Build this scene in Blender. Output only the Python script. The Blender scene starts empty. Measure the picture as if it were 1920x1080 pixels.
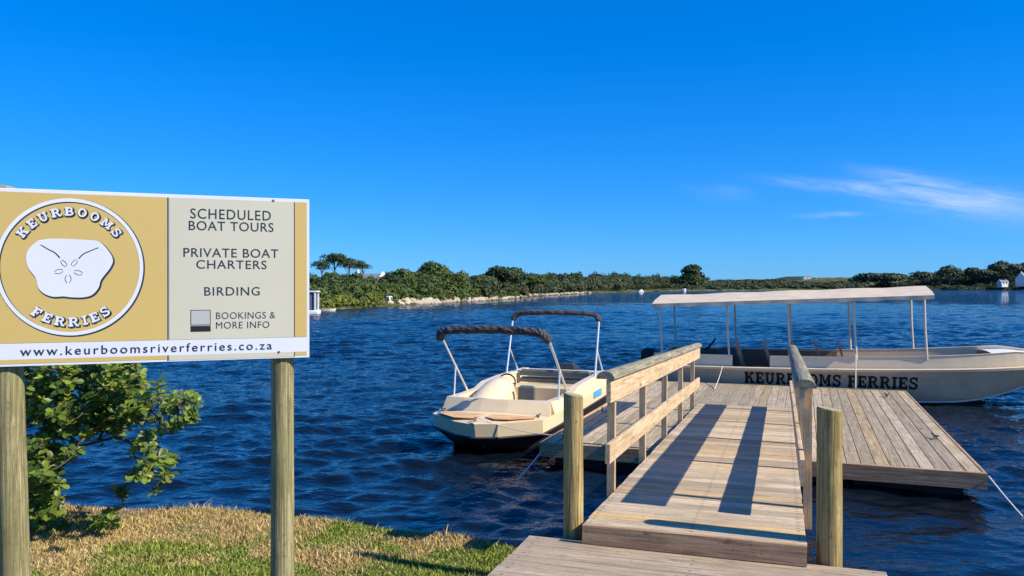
import bpy, bmesh, math, random
import numpy as np
from mathutils import Vector, Matrix

# ------------------------------------------------------------------ camera, sky, sun
SC = bpy.context.scene
COL = SC.collection
EYE = 2.22                       # camera height above the water
FPX = 1500.0                     # focal length in photo pixels (1920 wide)
HOR = 537.0                      # horizon row in the photo
R = math.radians
cam_d = bpy.data.cameras.new('camera'); cam = bpy.data.objects.new('camera', cam_d); COL.objects.link(cam)
cam_d.sensor_width = 36; cam_d.lens = FPX / 1920 * 36
cam_d.clip_start = 0.05; cam_d.clip_end = 20000
cam.location = (0, 0, EYE); cam.rotation_euler = (R(90) - math.atan((540 - HOR) / FPX), 0, 0)
SC.camera = cam
SUN_EL = R(37.3); SUN_H = Vector((.928, -.372)).normalized()
to_sun = Vector((SUN_H.x * math.cos(SUN_EL), SUN_H.y * math.cos(SUN_EL), math.sin(SUN_EL)))
world = bpy.data.worlds.new('World'); SC.world = world; world.use_nodes = True
wn = world.node_tree; wn.nodes.clear()
def wnode(t, **k):
    n = wn.nodes.new(t)
    for a, b in k.items(): setattr(n, a, b)
    return n
sky = wnode('ShaderNodeTexSky', sky_type='NISHITA', sun_disc=False, sun_elevation=SUN_EL,
            sun_rotation=math.atan2(SUN_H.x, SUN_H.y), altitude=0, air_density=1.0, dust_density=0.0, ozone_density=2.0)
hsv = wnode('ShaderNodeHueSaturation'); hsv.inputs['Saturation'].default_value = 1.12; hsv.inputs['Value'].default_value = 1.0
tint = wnode('ShaderNodeMix', data_type='RGBA', blend_type='MULTIPLY'); tint.inputs[0].default_value = 1; tint.inputs[7].default_value = (.44, 1.01, 2.08, 1)
gam = wnode('ShaderNodeGamma'); gam.inputs[1].default_value = .70; wn.links.new(sky.outputs[0], gam.inputs[0])
wn.links.new(gam.outputs[0], tint.inputs[6]); wn.links.new(tint.outputs[2], hsv.inputs['Color'])
# thin cirrus: streaky noise on the sky direction, thickest low in the sky to the right
tc = wnode('ShaderNodeTexCoord'); sep = wnode('ShaderNodeSeparateXYZ'); wn.links.new(tc.outputs['Generated'], sep.inputs[0])
def wmath(op, a, b=None, c=None):
    n = wnode('ShaderNodeMath', operation=op)
    for i, v in enumerate((a, b, c)):
        if v is None: continue
        if isinstance(v, (int, float)): n.inputs[i].default_value = v
        else: wn.links.new(v, n.inputs[i])
    return n.outputs[0]
az = wmath('ARCTAN2', sep.outputs[0], sep.outputs[1]); el = wmath('ARCSINE', sep.outputs[2])
def blob(a0, e0, wa, we, tilt):
    da = wmath('SUBTRACT', az, a0); de = wmath('SUBTRACT', wmath('SUBTRACT', el, e0), wmath('MULTIPLY', da, tilt))
    q = wmath('ADD', wmath('POWER', wmath('ABSOLUTE', wmath('DIVIDE', da, wa)), 2.0), wmath('POWER', wmath('ABSOLUTE', wmath('DIVIDE', de, we)), 2.0))
    return wmath('EXPONENT', wmath('MULTIPLY', q, -1.0))
m1 = blob(.525, .090, .085, .017, -.20); m2 = blob(.41, .112, .08, .0065, -.14); m3 = blob(.462, .117, .045, .009, -.25)
m4 = blob(.257, .114, .03, .008, -.1); m5 = blob(.378, .083, .03, .003, 0.0)
msum = wmath('ADD', wmath('ADD', wmath('ADD', m1, wmath('MULTIPLY', m2, .8)), wmath('MULTIPLY', m3, .7)), wmath('ADD', wmath('MULTIPLY', m4, .35), wmath('MULTIPLY', m5, .6)))
cv = wnode('ShaderNodeCombineXYZ'); wn.links.new(wmath('MULTIPLY', az, 14.0), cv.inputs[0])
wn.links.new(wmath('MULTIPLY', wmath('ADD', el, wmath('MULTIPLY', az, .2)), 85.0), cv.inputs[1])
cn = wnode('ShaderNodeTexNoise'); cn.inputs['Scale'].default_value = 1.0; cn.inputs['Detail'].default_value = 6; cn.inputs['Roughness'].default_value = .6
cn.inputs['Distortion'].default_value = .6
wn.links.new(cv.outputs[0], cn.inputs['Vector'])
mr = wnode('ShaderNodeMapRange'); mr.inputs[1].default_value = .28; mr.inputs[2].default_value = .78
wn.links.new(cn.outputs[0], mr.inputs[0])
cfac = wmath('MINIMUM', wmath('MULTIPLY', wmath('MULTIPLY', mr.outputs[0], msum), .8), .65)
cmix = wnode('ShaderNodeMix', data_type='RGBA'); wn.links.new(cfac, cmix.inputs[0]); wn.links.new(hsv.outputs[0], cmix.inputs[6])
cmix.inputs[7].default_value = (4.6, 5.6, 7.6, 1)
bg = wnode('ShaderNodeBackground'); bg.inputs[1].default_value = .10
wo = wnode('ShaderNodeOutputWorld'); wn.links.new(cmix.outputs[2], bg.inputs[0]); wn.links.new(bg.outputs[0], wo.inputs[0])
sun_d = bpy.data.lights.new('sun', 'SUN'); sun_d.energy = 4.9; sun_d.angle = R(.53); sun_d.color = (1, .90, .74)
sun = bpy.data.objects.new('sun', sun_d); COL.objects.link(sun); sun.location = to_sun * 60
sun.rotation_euler = to_sun.to_track_quat('Z', 'Y').to_euler()
SC.view_settings.view_transform = 'Standard'; SC.view_settings.look = 'None'
SC.view_settings.exposure = 0.48; SC.view_settings.gamma = 1; SC.view_settings.use_curve_mapping = False

# ------------------------------------------------------------------ helpers
rng = np.random.default_rng(11); random.seed(5)
def at(px, py, depth):                       # photo pixel at a known depth -> world point
    return Vector(((px - 960) / FPX * depth, depth, EYE - (py - HOR) / FPX * depth))
def on_water(px, py):                        # photo pixel on the water surface
    return at(px, py, EYE * FPX / (py - HOR))
def tag(o, label=None, cat=None, group=None, kind=None):
    if label: o['label'] = label
    if cat: o['category'] = cat
    if group: o['group'] = group
    if kind: o['kind'] = kind
    return o
def link(o, parent=None):
    COL.objects.link(o)
    if parent is not None: o.parent = parent
    return o
def empty(name, loc=(0, 0, 0), rot=(0, 0, 0)):
    o = bpy.data.objects.new(name, None); o.empty_display_size = .2; o.location = loc; o.rotation_euler = rot
    return link(o)
def new_mesh(name, v, f, mat=None, smooth=False):
    me = bpy.data.meshes.new(name); me.from_pydata([tuple(p) for p in v], [], f); me.update()
    if mat: me.materials.append(mat)
    if smooth: me.polygons.foreach_set('use_smooth', [True] * len(me.polygons))
    return me
def np_mesh(name, v, f, mat=None, smooth=False):
    """fast mesh from arrays: v (n,3), f (m,k) with one k"""
    me = bpy.data.meshes.new(name); n, (m, k) = len(v), f.shape
    me.vertices.add(n); me.vertices.foreach_set('co', np.ascontiguousarray(v, dtype=np.float32).ravel())
    me.loops.add(m * k); me.loops.foreach_set('vertex_index', np.ascontiguousarray(f, dtype=np.int32).ravel())
    me.polygons.add(m); me.polygons.foreach_set('loop_start', np.arange(0, m * k, k, dtype=np.int32))
    if smooth: me.polygons.foreach_set('use_smooth', np.ones(m, dtype=bool))
    me.update(calc_edges=True)
    if mat: me.materials.append(mat)
    return me
def obj(name, me, parent=None, loc=None, rot=None):
    o = bpy.data.objects.new(name, me)
    if loc is not None: o.location = loc
    if rot is not None: o.rotation_euler = rot
    return link(o, parent)
class MB:
    """collects simple solids into one mesh"""
    def __init__(s): s.v = []; s.f = []
    def add(s, v, f):
        n = len(s.v); s.v += [Vector(p) for p in v]; s.f += [[i + n for i in q] for q in f]; return s
    def box(s, x0, x1, y0, y1, z0, z1, c=0.0):
        if c <= 0:
            v = [(x, y, z) for z in (z0, z1) for y in (y0, y1) for x in (x0, x1)]
            return s.add(v, [[0, 2, 3, 1], [4, 5, 7, 6], [0, 1, 5, 4], [2, 6, 7, 3], [0, 4, 6, 2], [1, 3, 7, 5]])
        v = []                               # chamfered top rim
        for (d, z) in ((0, z0), (0, z1 - c), (c, z1)):
            v += [(x0 + d, y0 + d, z), (x1 - d, y0 + d, z), (x1 - d, y1 - d, z), (x0 + d, y1 - d, z)]
        f = [[3, 2, 1, 0], [8, 9, 10, 11]]
        for r in (0, 4):
            for i in range(4): f.append([r + i, r + (i + 1) % 4, r + 4 + (i + 1) % 4, r + 4 + i])
        return s.add(v, f)
    def tube(s, pts, rad, n=8, cap=True, squash=None):
        pts = [Vector(p) for p in pts]; rads = rad if isinstance(rad, (list, tuple)) else [rad] * len(pts)
        v = []; f = []; up = None
        for i, p in enumerate(pts):
            t = (pts[min(i + 1, len(pts) - 1)] - pts[max(i - 1, 0)]).normalized()
            if up is None: up = Vector((0, 0, 1)) if abs(t.z) < .9 else Vector((0, 1, 0))
            a = t.cross(up).normalized(); b = a.cross(t).normalized(); up = b
            for k in range(n):
                q = 2 * math.pi * k / n; v.append(p + (a * math.cos(q) + b * math.sin(q)) * rads[i])
        for i in range(len(pts) - 1):
            for k in range(n):
                f.append([i * n + k, i * n + (k + 1) % n, (i + 1) * n + (k + 1) % n, (i + 1) * n + k])
        if cap: f.append(list(range(n))[::-1]); f.append([(len(pts) - 1) * n + k for k in range(n)])
        return s.add(v, f)
    def prism(s, poly, z0, z1):              # poly in xy, extruded in z
        n = len(poly); v = [(x, y, z0) for x, y in poly] + [(x, y, z1) for x, y in poly]
        f = [list(range(n))[::-1], list(range(n, 2 * n))] + [[i, (i + 1) % n, n + (i + 1) % n, n + i] for i in range(n)]
        return s.add(v, f)
    def loft(s, rings, closed=False, cap=False):
        n = len(rings[0]); v = [p for r in rings for p in r]; f = []
        for i in range(len(rings) - 1):
            for k in range(n if closed else n - 1):
                f.append([i * n + k, i * n + (k + 1) % n, (i + 1) * n + (k + 1) % n, (i + 1) * n + k])
        if cap: f.append(list(range(n))[::-1]); f.append([(len(rings) - 1) * n + k for k in range(n)])
        return s.add(v, f)
    def mesh(s, name, mat, smooth=False):
        me = new_mesh(name, s.v, s.f, mat, smooth)
        bm = bmesh.new(); bm.from_mesh(me); bmesh.ops.recalc_face_normals(bm, faces=bm.faces); bm.to_mesh(me); bm.free()
        return me
    def build(s, name, mat, parent=None, smooth=False, loc=None, rot=None):
        return obj(name, s.mesh(name, mat, smooth), parent, loc, rot)
def bez(pts, n=8):                           # Catmull-Rom through points
    P = [Vector(p) for p in pts]; P = [P[0] * 2 - P[1]] + P + [P[-1] * 2 - P[-2]]; out = []
    for i in range(1, len(P) - 2):
        for k in range(n):
            t = k / n; a, b, c, d = P[i - 1:i + 3]
            out.append(.5 * ((2 * b) + (c - a) * t + (2 * a - 5 * b + 4 * c - d) * t * t + (3 * b - a - 3 * c + d) * t ** 3))
    return out + [P[-2]]

# ------------------------------------------------------------------ materials
class NT:
    def __init__(s, name):
        s.m = bpy.data.materials.new(name); s.m.use_nodes = True; s.t = s.m.node_tree
        s.b = s.t.nodes['Principled BSDF']; s.out = s.t.nodes['Material Output']
    def n(s, t, **k):
        x = s.t.nodes.new(t)
        for a, b in k.items(): setattr(x, a, b)
        return x
    def l(s, a, b): s.t.links.new(a, b)
    def set(s, **k):
        for a, b in k.items(): s.b.inputs[a.replace('_', ' ')].default_value = b
    def coord(s, kind='Object', scale=(1, 1, 1), rand=False):
        c = s.n('ShaderNodeTexCoord'); mp = s.n('ShaderNodeMapping'); mp.inputs['Scale'].default_value = scale
        src = c.outputs[kind]
        if rand:
            oi = s.n('ShaderNodeObjectInfo'); mu = s.n('ShaderNodeMath', operation='MULTIPLY'); mu.inputs[1].default_value = 57.0
            s.l(oi.outputs['Random'], mu.inputs[0]); ad = s.n('ShaderNodeVectorMath', operation='ADD'); s.l(src, ad.inputs[0]); s.l(mu.outputs[0], ad.inputs[1]); src = ad.outputs[0]
        s.l(src, mp.inputs[0]); return mp.outputs[0]
    def noise(s, vec, scale, detail=4, rough=.55, dist=0):
        x = s.n('ShaderNodeTexNoise'); x.inputs['Scale'].default_value = scale; x.inputs['Detail'].default_value = detail
        x.inputs['Roughness'].default_value = rough; x.inputs['Distortion'].default_value = dist
        s.l(vec, x.inputs['Vector']); return x.outputs[0]
    def ramp(s, fac, stops):
        r = s.n('ShaderNodeValToRGB'); e = r.color_ramp.elements
        while len(e) < len(stops): e.new(.5)
        for i, (p, c) in enumerate(stops): e[i].position = p; e[i].color = (*c, 1) if len(c) == 3 else c
        s.l(fac, r.inputs[0]); return r.outputs[0]
    def mix(s, fac, a, b, mode='MIX'):
        x = s.n('ShaderNodeMix', data_type='RGBA', blend_type=mode)
        for v, i in ((fac, 0), (a, 6), (b, 7)):
            if isinstance(v, (int, float)): x.inputs[i].default_value = v
            elif isinstance(v, tuple): x.inputs[i].default_value = (*v, 1)
            else: s.l(v, x.inputs[i])
        return x.outputs[2]
    def rngmap(s, v, a, b, c=0., d=1.):
        x = s.n('ShaderNodeMapRange'); s.l(v, x.inputs[0])
        for i, q in enumerate((a, b, c, d)): x.inputs[i + 1].default_value = q
        return x.outputs[0]
    def bump(s, h, strength=.3, dist=.01):
        x = s.n('ShaderNodeBump'); x.inputs['Strength'].default_value = strength; x.inputs['Distance'].default_value = dist
        s.l(h, x.inputs['Height']); s.l(x.outputs[0], s.b.inputs['Normal'])
    def color(s, c): s.l(c, s.b.inputs['Base Color'])
def plain(name, c, rough=.5, var=.08, scale=6, metal=0, spec=None):
    t = NT(name); v = t.coord('Object', rand=True); f = t.noise(v, scale, 5, .6)
    a = tuple(max(0, x * (1 - var)) for x in c); b = tuple(min(1, x * (1 + var)) for x in c)
    t.color(t.ramp(f, [(.3, a), (.7, b)])); t.set(Roughness=rough, Metallic=metal)
    if spec is not None: t.b.inputs['Specular IOR Level'].default_value = spec
    return t.m
def wood(name, dark, mid, light, axis='x', tone=.35, green=0.0, rough=.8, warm=None, nails=None):
    """weathered timber: grain stretched along one local axis, tone differs from board to board"""
    t = NT(name); sc = {'x': (1.2, 26, 26), 'y': (26, 1.2, 26), 'z': (48, 48, 1.3)}[axis]
    v = t.coord('Object', sc, rand=True); g = t.noise(v, 1.6, 6, .65, .8)
    col = t.ramp(g, [(.34, dark), (.5, mid), (.66, light)])
    oi = t.n('ShaderNodeObjectInfo'); tone_f = t.rngmap(oi.outputs['Random'], 0, 1, 1 - tone, 1 + tone * .45)
    cc = t.n('ShaderNodeCombineColor'); [t.l(tone_f, cc.inputs[i]) for i in range(3)]
    col = t.mix(1.0, col, cc.outputs[0], 'MULTIPLY')
    if warm:                                  # some boards are newer and yellower
        wv = t.n('ShaderNodeMath', operation='FRACT'); mu = t.n('ShaderNodeMath', operation='MULTIPLY'); mu.inputs[1].default_value = 7.31
        t.l(oi.outputs['Random'], mu.inputs[0]); t.l(mu.outputs[0], wv.inputs[0])
        col = t.mix(t.rngmap(wv.outputs[0], .62, .95, 0, .75), col, t.mix(1.0, col, warm, 'MULTIPLY'))
    v2 = t.coord('Object', (1, 1, 1), rand=True); st = t.noise(v2, 3.5, 5, .7)
    col = t.mix(t.rngmap(st, .48, .72, 0, .65), col, tuple(x * .55 for x in mid))
    sp_ = t.noise(v2, 38, 3, .7); col = t.mix(t.rngmap(sp_, .55, .75, 0, .55), col, tuple(x * .6 for x in dark))
    if green: col = t.mix(t.rngmap(t.noise(v2, 1.7, 4, .6), .42, .66, 0, green), col, (.20, .21, .08))
    kn = t.noise(t.coord('Object', tuple(4 if q < 5 else 14 for q in sc), rand=True), 1.0, 2, .5)
    col = t.mix(t.rngmap(kn, .70, .76, 0, .75), col, tuple(x * .4 for x in dark))
    if nails:                                 # nail heads with a rust halo: along (axis, first, spacing), across (axis, centre, +-offset)
        ai, a0, da, ci, c0, dc = nails; so = t.n('ShaderNodeSeparateXYZ'); t.l(t.coord('Object'), so.inputs[0])
        def mm(op, a, b=None):
            x = t.n('ShaderNodeMath', operation=op)
            for i, v_ in enumerate((a, b)):
                if v_ is None: continue
                if isinstance(v_, (int, float)): x.inputs[i].default_value = v_
                else: t.l(v_, x.inputs[i])
            return x.outputs[0]
        pa = mm('SUBTRACT', mm('MULTIPLY', mm('FRACT', mm('DIVIDE', mm('SUBTRACT', so.outputs[ai], a0 - da / 2), da)), da), da / 2)
        pc = mm('SUBTRACT', mm('ABSOLUTE', mm('SUBTRACT', so.outputs[ci], c0)), dc)
        dd = mm('SQRT', mm('ADD', mm('MULTIPLY', pa, pa), mm('MULTIPLY', pc, pc)))
        col = t.mix(t.rngmap(dd, .005, .022, .45, 0), col, tuple(x * .55 for x in dark)); col = t.mix(t.rngmap(dd, .0045, .007, .9, 0), col, (.05, .04, .035))
    t.color(col); t.set(Roughness=rough); t.b.inputs['Specular IOR Level'].default_value = .25
    t.bump(g, .5, .006); return t.m
M = {}
M['deck'] = wood('weathered_deck', (.27, .20, .135), (.46, .375, .27), (.60, .51, .385), 'y', .28, .25, .8, (1.05, .95, .72), (1, .12, 1.665, 0, 0, .042))
M['gang'] = wood('gangway_boards', (.34, .25, .155), (.56, .45, .30), (.70, .59, .42), 'x', .34, 0, .8, (1.05, .84, .52), (0, .037, .6705, 1, 0, .045))
M['land'] = wood('landing_boards', (.31, .23, .15), (.50, .395, .275), (.63, .52, .38), 'x', .25, 0, .8, None, (0, .075, 1.06, 1, -.103, .06))
M['fascia'] = wood('fascia_timber', (.28, .165, .085), (.47, .30, .165), (.60, .415, .25), 'x', .1)
M['rail'] = wood('railing_timber', (.42, .29, .165), (.62, .455, .275), (.74, .58, .39), 'y', .12)
M['railpost'] = wood('railing_post_timber', (.34, .24, .14), (.52, .385, .235), (.66, .52, .34), 'z', .12)
M['cap'] = wood('handrail_pole', (.13, .12, .085), (.28, .25, .175), (.46, .42, .31), 'y', .1, .25)
M['pole'] = wood('treated_pole', (.13, .09, .03), (.33, .245, .095), (.55, .43, .20), 'z', .12, .25)
M['signpole'] = wood('sign_pole', (.10, .085, .035), (.27, .23, .11), (.47, .42, .24), 'z', .1, .35)
M['black'] = plain('black_plastic', (.012, .012, .013), .55)
M['cream'] = plain('cream_gelcoat', (.76, .62, .39), .3, .06, 3)
M['fcream'] = plain('ferry_cream', (.80, .63, .39), .35, .08, 3); M['offwhite'] = plain('offwhite_gelcoat', (.74, .68, .57), .3, .05, 3)
M['white'] = plain('white_paint', (.82, .83, .84), .45, .03)
M['metal'] = plain('aluminium_tube', (.78, .78, .76), .32, .04, 20, .35)
M['whitetube'] = plain('painted_tube', (.62, .55, .44), .4, .05, 10)
M['canvas'] = plain('dark_canvas', (.055, .055, .06), .85, .5, 14)
M['seatgrey'] = plain('grey_vinyl', (.10, .125, .125), .5, .15)
M['rope'] = plain('pale_rope', (.62, .60, .55), .8, .2, 60)
M['brownwood'] = plain('varnished_seat_back', (.46, .17, .055), .45, .3, 9)
M['tan'] = plain('tan_nonslip', (.66, .40, .19), .6, .22, 5)
M['steel'] = plain('galvanised_steel', (.12, .12, .12), .5, .2, 20, .6)
M['navy'] = plain('navy_print', (.012, .025, .055), .5, .05)
M['blacktext'] = plain('black_lettering', (.012, .012, .012), .45, .05)
M['dkline'] = plain('dark_joint', (.09, .075, .06), .6)
M['blue'] = plain('blue_sticker', (.06, .33, .62), .4, .3, 30)
M['shade_outboard'] = plain('bottom_shade_outboard', (.03, .03, .035), .45, .3)  # day boat underside's shade painted black-grey; also the outboard's own colour

# ------------------------------------------------------------------ water
def shore_y(x):
    X = [-60, -20, -8, -4.76, -3.71, -2.8, -1.82, -1.06, -.41, 0, .3, .7, 1.5, 2.5, 5, 10, 40]
    Y = [14, 9.6, 8.3, 7.98, 7.86, 7.78, 7.52, 7.18, 6.9, 6.68, 6.2, 5.5, 4.9, 4.3, 3.4, 2.5, -3]
    return np.interp(x, X, Y)
def water_material():
    t = NT('river_water'); t.set(Base_Color=(.0035, .007, .013, 1), Roughness=.035, IOR=1.37)
    c = t.n('ShaderNodeNewGeometry'); mp = t.n('ShaderNodeMapping'); mp.inputs['Scale'].default_value = (1, 1.7, 1); t.l(c.outputs['Position'], mp.inputs[0])
    a = t.noise(mp.outputs[0], 5.5, 3, .55, .4); b = t.noise(mp.outputs[0], 1.15, 4, .6, .3)
    dp = t.n('ShaderNodeSeparateXYZ'); t.l(c.outputs['Position'], dp.inputs[0])
    far = t.rngmap(dp.outputs[1], 35, 110, 0, 1)     # beyond the modelled waves the relief carries the larger chop too
    mu = t.n('ShaderNodeMath', operation='MULTIPLY'); t.l(b, mu.inputs[0]); t.l(far, mu.inputs[1])
    m2 = t.n('ShaderNodeMath', operation='MULTIPLY'); t.l(mu.outputs[0], m2.inputs[0]); m2.inputs[1].default_value = 5.0
    ad = t.n('ShaderNodeMath', operation='ADD'); t.l(m2.outputs[0], ad.inputs[0])
    m3 = t.n('ShaderNodeMath', operation='MULTIPLY'); t.l(a, m3.inputs[0]); t.l(t.rngmap(dp.outputs[1], 7, 22, .35, 2.4), m3.inputs[1])
    t.l(m3.outputs[0], ad.inputs[1])
    t.bump(ad.outputs[0], 1.0, .04); return t.m
M['water'] = water_material()
def make_water():
    ys = [2.0]
    while ys[-1] < 130: ys.append(ys[-1] + max(.028, ys[-1] * .0042))
    while ys[-1] < 9000: ys.append(ys[-1] * 1.25)
    ys = np.array(ys); nx = 640
    s = np.linspace(-1, 1, nx); half = np.maximum(ys * .82 + 1.5, 6)
    X = s[None, :] * half[:, None]; Y = np.repeat(ys[:, None], nx, 1)
    Z = np.zeros_like(X); g = np.random.default_rng(3)
    dy = np.gradient(ys)[:, None]
    DX = np.zeros_like(X)
    for i in range(72):
        lam = .16 * (2.2 / .16) ** g.random()
        th = R(90) + g.normal() * R(27) + R(8); k = 2 * math.pi / lam
        slope = .060 * (lam / .45) ** (.1 if lam < .45 else -.62); amp = slope / k
        ph = g.random() * 6.283
        fade = np.clip((lam / (dy * 3.2)) - .6, 0, 1)
        w = k * (math.cos(th) * X + math.sin(th) * Y) + ph + .8 * np.sin(X * .21 * (1 + i % 3) + Y * .13 + i)
        Z += amp * fade * (np.sin(w) + .22 * np.sin(2 * w + 1.57))
    gust = .80 + .35 * np.sin(X * .16 + Y * .09 + 1) * np.sin(Y * .21 - X * .07 + .5)
    # sheltered water between jetty and shore, and close to the bank
    d = Y - shore_y(X); calm = np.clip(d / 4.5, 0, 1) ** .8
    lee = np.exp(-(((X - 3.6) / 2.3) ** 2 + ((Y - 7.0) / 2.0) ** 2)); amp = gust * (.42 + .58 * calm) * (1 - .72 * lee)
    Z = Z * amp * np.clip((130 - Y) / 60, 0, 1)
    v = np.stack([X, Y, Z], -1).reshape(-1, 3); ny = len(ys)
    i = np.arange(ny - 1)[:, None] * nx + np.arange(nx - 1)[None, :]
    f = np.stack([i, i + 1, i + nx + 1, i + nx], -1).reshape(-1, 4)
    tag(obj('water', np_mesh('water', v, f, M['water'], True)), 'rippled deep blue river reaching to the far banks', 'water', kind='structure')
make_water()

# ------------------------------------------------------------------ near bank
def ground_z(x, y):
    d = (shore_y(x) - y)
    return np.where(d < 0, np.maximum(.0 + d * .45, -1.2), np.where(d < .12, d / .12 * .055, np.where(d < 2, .055 + .05 * (d - .12), .149 + .12 * (np.minimum(d, 9) - 2))))
def ground_material(name, grass):
    t = NT(name); c = t.n('ShaderNodeNewGeometry'); P = c.outputs['Position']
    big = t.noise(P, 1.15, 5, .6, .4); fine = t.noise(P, 28, 4, .7)
    sp = t.n('ShaderNodeSeparateXYZ'); t.l(P, sp.inputs[0])
    # green towards the mown lawn and along the jetty side, dry straw on the crown of the bank
    def m(op, a, b):
        x = t.n('ShaderNodeMath', operation=op)
        for i, v in enumerate((a, b)):
            if isinstance(v, (int, float)): x.inputs[i].default_value = v
            else: t.l(v, x.inputs[i])
        return x.outputs[0]
    gx = m('ADD', m('MULTIPLY', sp.outputs[0], .13), m('MULTIPLY', sp.outputs[1], -.28))
    f = m('ADD', m('ADD', gx, 2.36), m('MULTIPLY', m('SUBTRACT', big, .5), 4.6))
    f = t.rngmap(f, .1, .6, 0, 1)
    if grass:
        at_ = t.n('ShaderNodeAttribute', attribute_name='tint')
        straw = t.ramp(at_.outputs['Fac'], [(0, (.24, .16, .05)), (.5, (.48, .355, .135)), (1, (.66, .53, .25))])
        green = t.ramp(at_.outputs['Fac'], [(0, (.06, .11, .012)), (.5, (.17, .25, .030)), (.8, (.32, .36, .06)), (1, (.52, .45, .16))])
        f2 = t.rngmap(m('ADD', f, m('MULTIPLY', m('SUBTRACT', at_.outputs['Fac'], .5), -.6)), .2, .8, 0, 1)
        t.color(t.mix(f2, straw, green)); t.set(Roughness=.7); t.b.inputs['Specular IOR Level'].default_value = .2
        t.b.inputs['Transmission Weight'].default_value = 0
    else:
        soil = t.ramp(fine, [(.3, (.12, .075, .035)), (.7, (.30, .20, .10))]); turf = t.ramp(fine, [(.3, (.05, .065, .015)), (.7, (.13, .15, .04))])
        col = t.mix(f, soil, turf)
        sand = t.ramp(fine, [(.3, (.28, .20, .12)), (.7, (.46, .35, .23))])
        col = t.mix(t.rngmap(sp.outputs[2], .03, .065, 1, 0), col, sand)
        t.color(col); t.set(Roughness=.95); t.bump(fine, .6, .03)
    return t.m
M['ground'] = ground_material('bank_soil', False); M['grass'] = ground_material('grass_blades', True)
def make_ground():
    xs = np.concatenate([np.linspace(-60, -7, 40), np.linspace(-6.9, 4, 160), np.linspace(4.3, 40, 40)])
    ys = np.concatenate([np.linspace(-45, 3, 30), np.linspace(3.1, 9.5, 130), np.linspace(9.8, 18, 12)])
    X, Y = np.meshgrid(xs, ys); Z = ground_z(X, Y)
    g = np.random.default_rng(1)
    n = np.sin(X * 2.3 + 1) * np.sin(Y * 2.9) * .012 + g.normal(size=X.shape) * .004
    Z = Z + n * (Z > .02)
    nx = len(xs); i = np.arange(len(ys) - 1)[:, None] * nx + np.arange(nx - 1)[None, :]
    f = np.stack([i, i + 1, i + nx + 1, i + nx], -1).reshape(-1, 4)
    tag(obj('ground', np_mesh('ground', np.stack([X, Y, Z], -1).reshape(-1, 3), f, M['ground'], True)), 'dry grassy river bank in the foreground', 'ground', kind='structure')
make_ground()
LAND_O = Vector((.11, 5.545)); LAND_A = R(18.3)
def make_grass():
    g = np.random.default_rng(9); n = 300000
    x = g.uniform(-6.5, .75, n); y = g.uniform(4.3, 8.1, n); d = shore_y(x) - y
    # clumpy cover, thinner near the bush and at the sandy edge
    cl = .5 + .5 * np.sin(x * 5.1 + 2 * np.sin(y * 3.3)) * np.sin(y * 6.2 + 1.7 * np.sin(x * 4.1))
    bare = np.exp(-(((x + 3.75) / .75) ** 2 + ((y - 7.6) / .35) ** 2))
    keep = (d > .02) & (g.random(n) < (.55 + .45 * cl) * (1 - .93 * bare))
    lx = (x - LAND_O.x) * math.cos(LAND_A) - (y - LAND_O.y) * math.sin(LAND_A)
    keep &= ~((lx > .03) & ((x - LAND_O.x) * math.sin(LAND_A) + (y - LAND_O.y) * math.cos(LAND_A) < 0))
    x, y, d = x[keep], y[keep], d[keep]; n = len(x); z = ground_z(x, y)
    edge = np.clip(1 - d / .25, 0, 1)
    h = g.gamma(4, .0058, n) * (.8 + .5 * np.sin(x * 3.7) * np.sin(y * 4.3)) * (1 + 1.1 * edge * g.random(n)) + .012
    a = g.uniform(0, 6.283, n); w = g.uniform(.0022, .0048, n); lean = h * g.uniform(.2, 1.3, n); la = g.uniform(0, 6.283, n)
    ux, uy = np.cos(a) * w, np.sin(a) * w
    p0 = np.stack([x - ux, y - uy, z - .006], -1); p1 = np.stack([x + ux, y + uy, z - .006], -1)
    mx, my = x + np.cos(la) * lean * .35, y + np.sin(la) * lean * .35
    p2 = np.stack([mx + ux * .8, my + uy * .8, z + h * .6], -1); p3 = np.stack([mx - ux * .8, my - uy * .8, z + h * .6], -1)
    p4 = np.stack([x + np.cos(la) * lean, y + np.sin(la) * lean, z + h], -1)
    v = np.stack([p0, p1, p2, p3, p4], 1).reshape(-1, 3); b = np.arange(n)[:, None] * 5
    f = np.concatenate([b + np.array([0, 1, 2]), b + np.array([0, 2, 3]), b + np.array([3, 2, 4])], 0)
    me = np_mesh('grass', v, f, M['grass'])
    at_ = me.attributes.new('tint', 'FLOAT', 'POINT'); at_.data.foreach_set('value', np.repeat(g.random(n).astype(np.float32), 5))
    tag(obj('grass', me), 'short mixed green and straw-dry grass on the near bank', 'grass', kind='stuff')
make_grass()

# ------------------------------------------------------------------ far banks
def far_material(name, a, b, c, scale):
    t = NT(name); g = t.n('ShaderNodeNewGeometry'); f = t.noise(g.outputs['Position'], scale, 5, .65)
    t.color(t.ramp(f, [(.3, a), (.5, b), (.7, c)])); t.set(Roughness=.9); t.b.inputs['Specular IOR Level'].default_value = .1; return t.m
M['scrub'] = far_material('bank_scrub', (.035, .05, .015), (.07, .09, .028), (.24, .20, .12), .35)
M['hill'] = far_material('hill_cover', (.018, .036, .02), (.036, .058, .03), (.10, .105, .06), .03)
def leaf_mat(name, dark, mid, light, big=.22, fine=2.2):
    t = NT(name); g = t.n('ShaderNodeNewGeometry')
    f = t.noise(g.outputs['Position'], big, 3, .6); h = t.noise(g.outputs['Position'], fine, 2, .6)
    col = t.mix(.5, t.ramp(f, [(.3, dark), (.5, mid), (.7, light)]), t.ramp(h, [(.3, dark), (.55, mid), (.75, light)]))
    t.color(col); t.set(Roughness=.6); t.b.inputs['Specular IOR Level'].default_value = .2; return t.m
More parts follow.
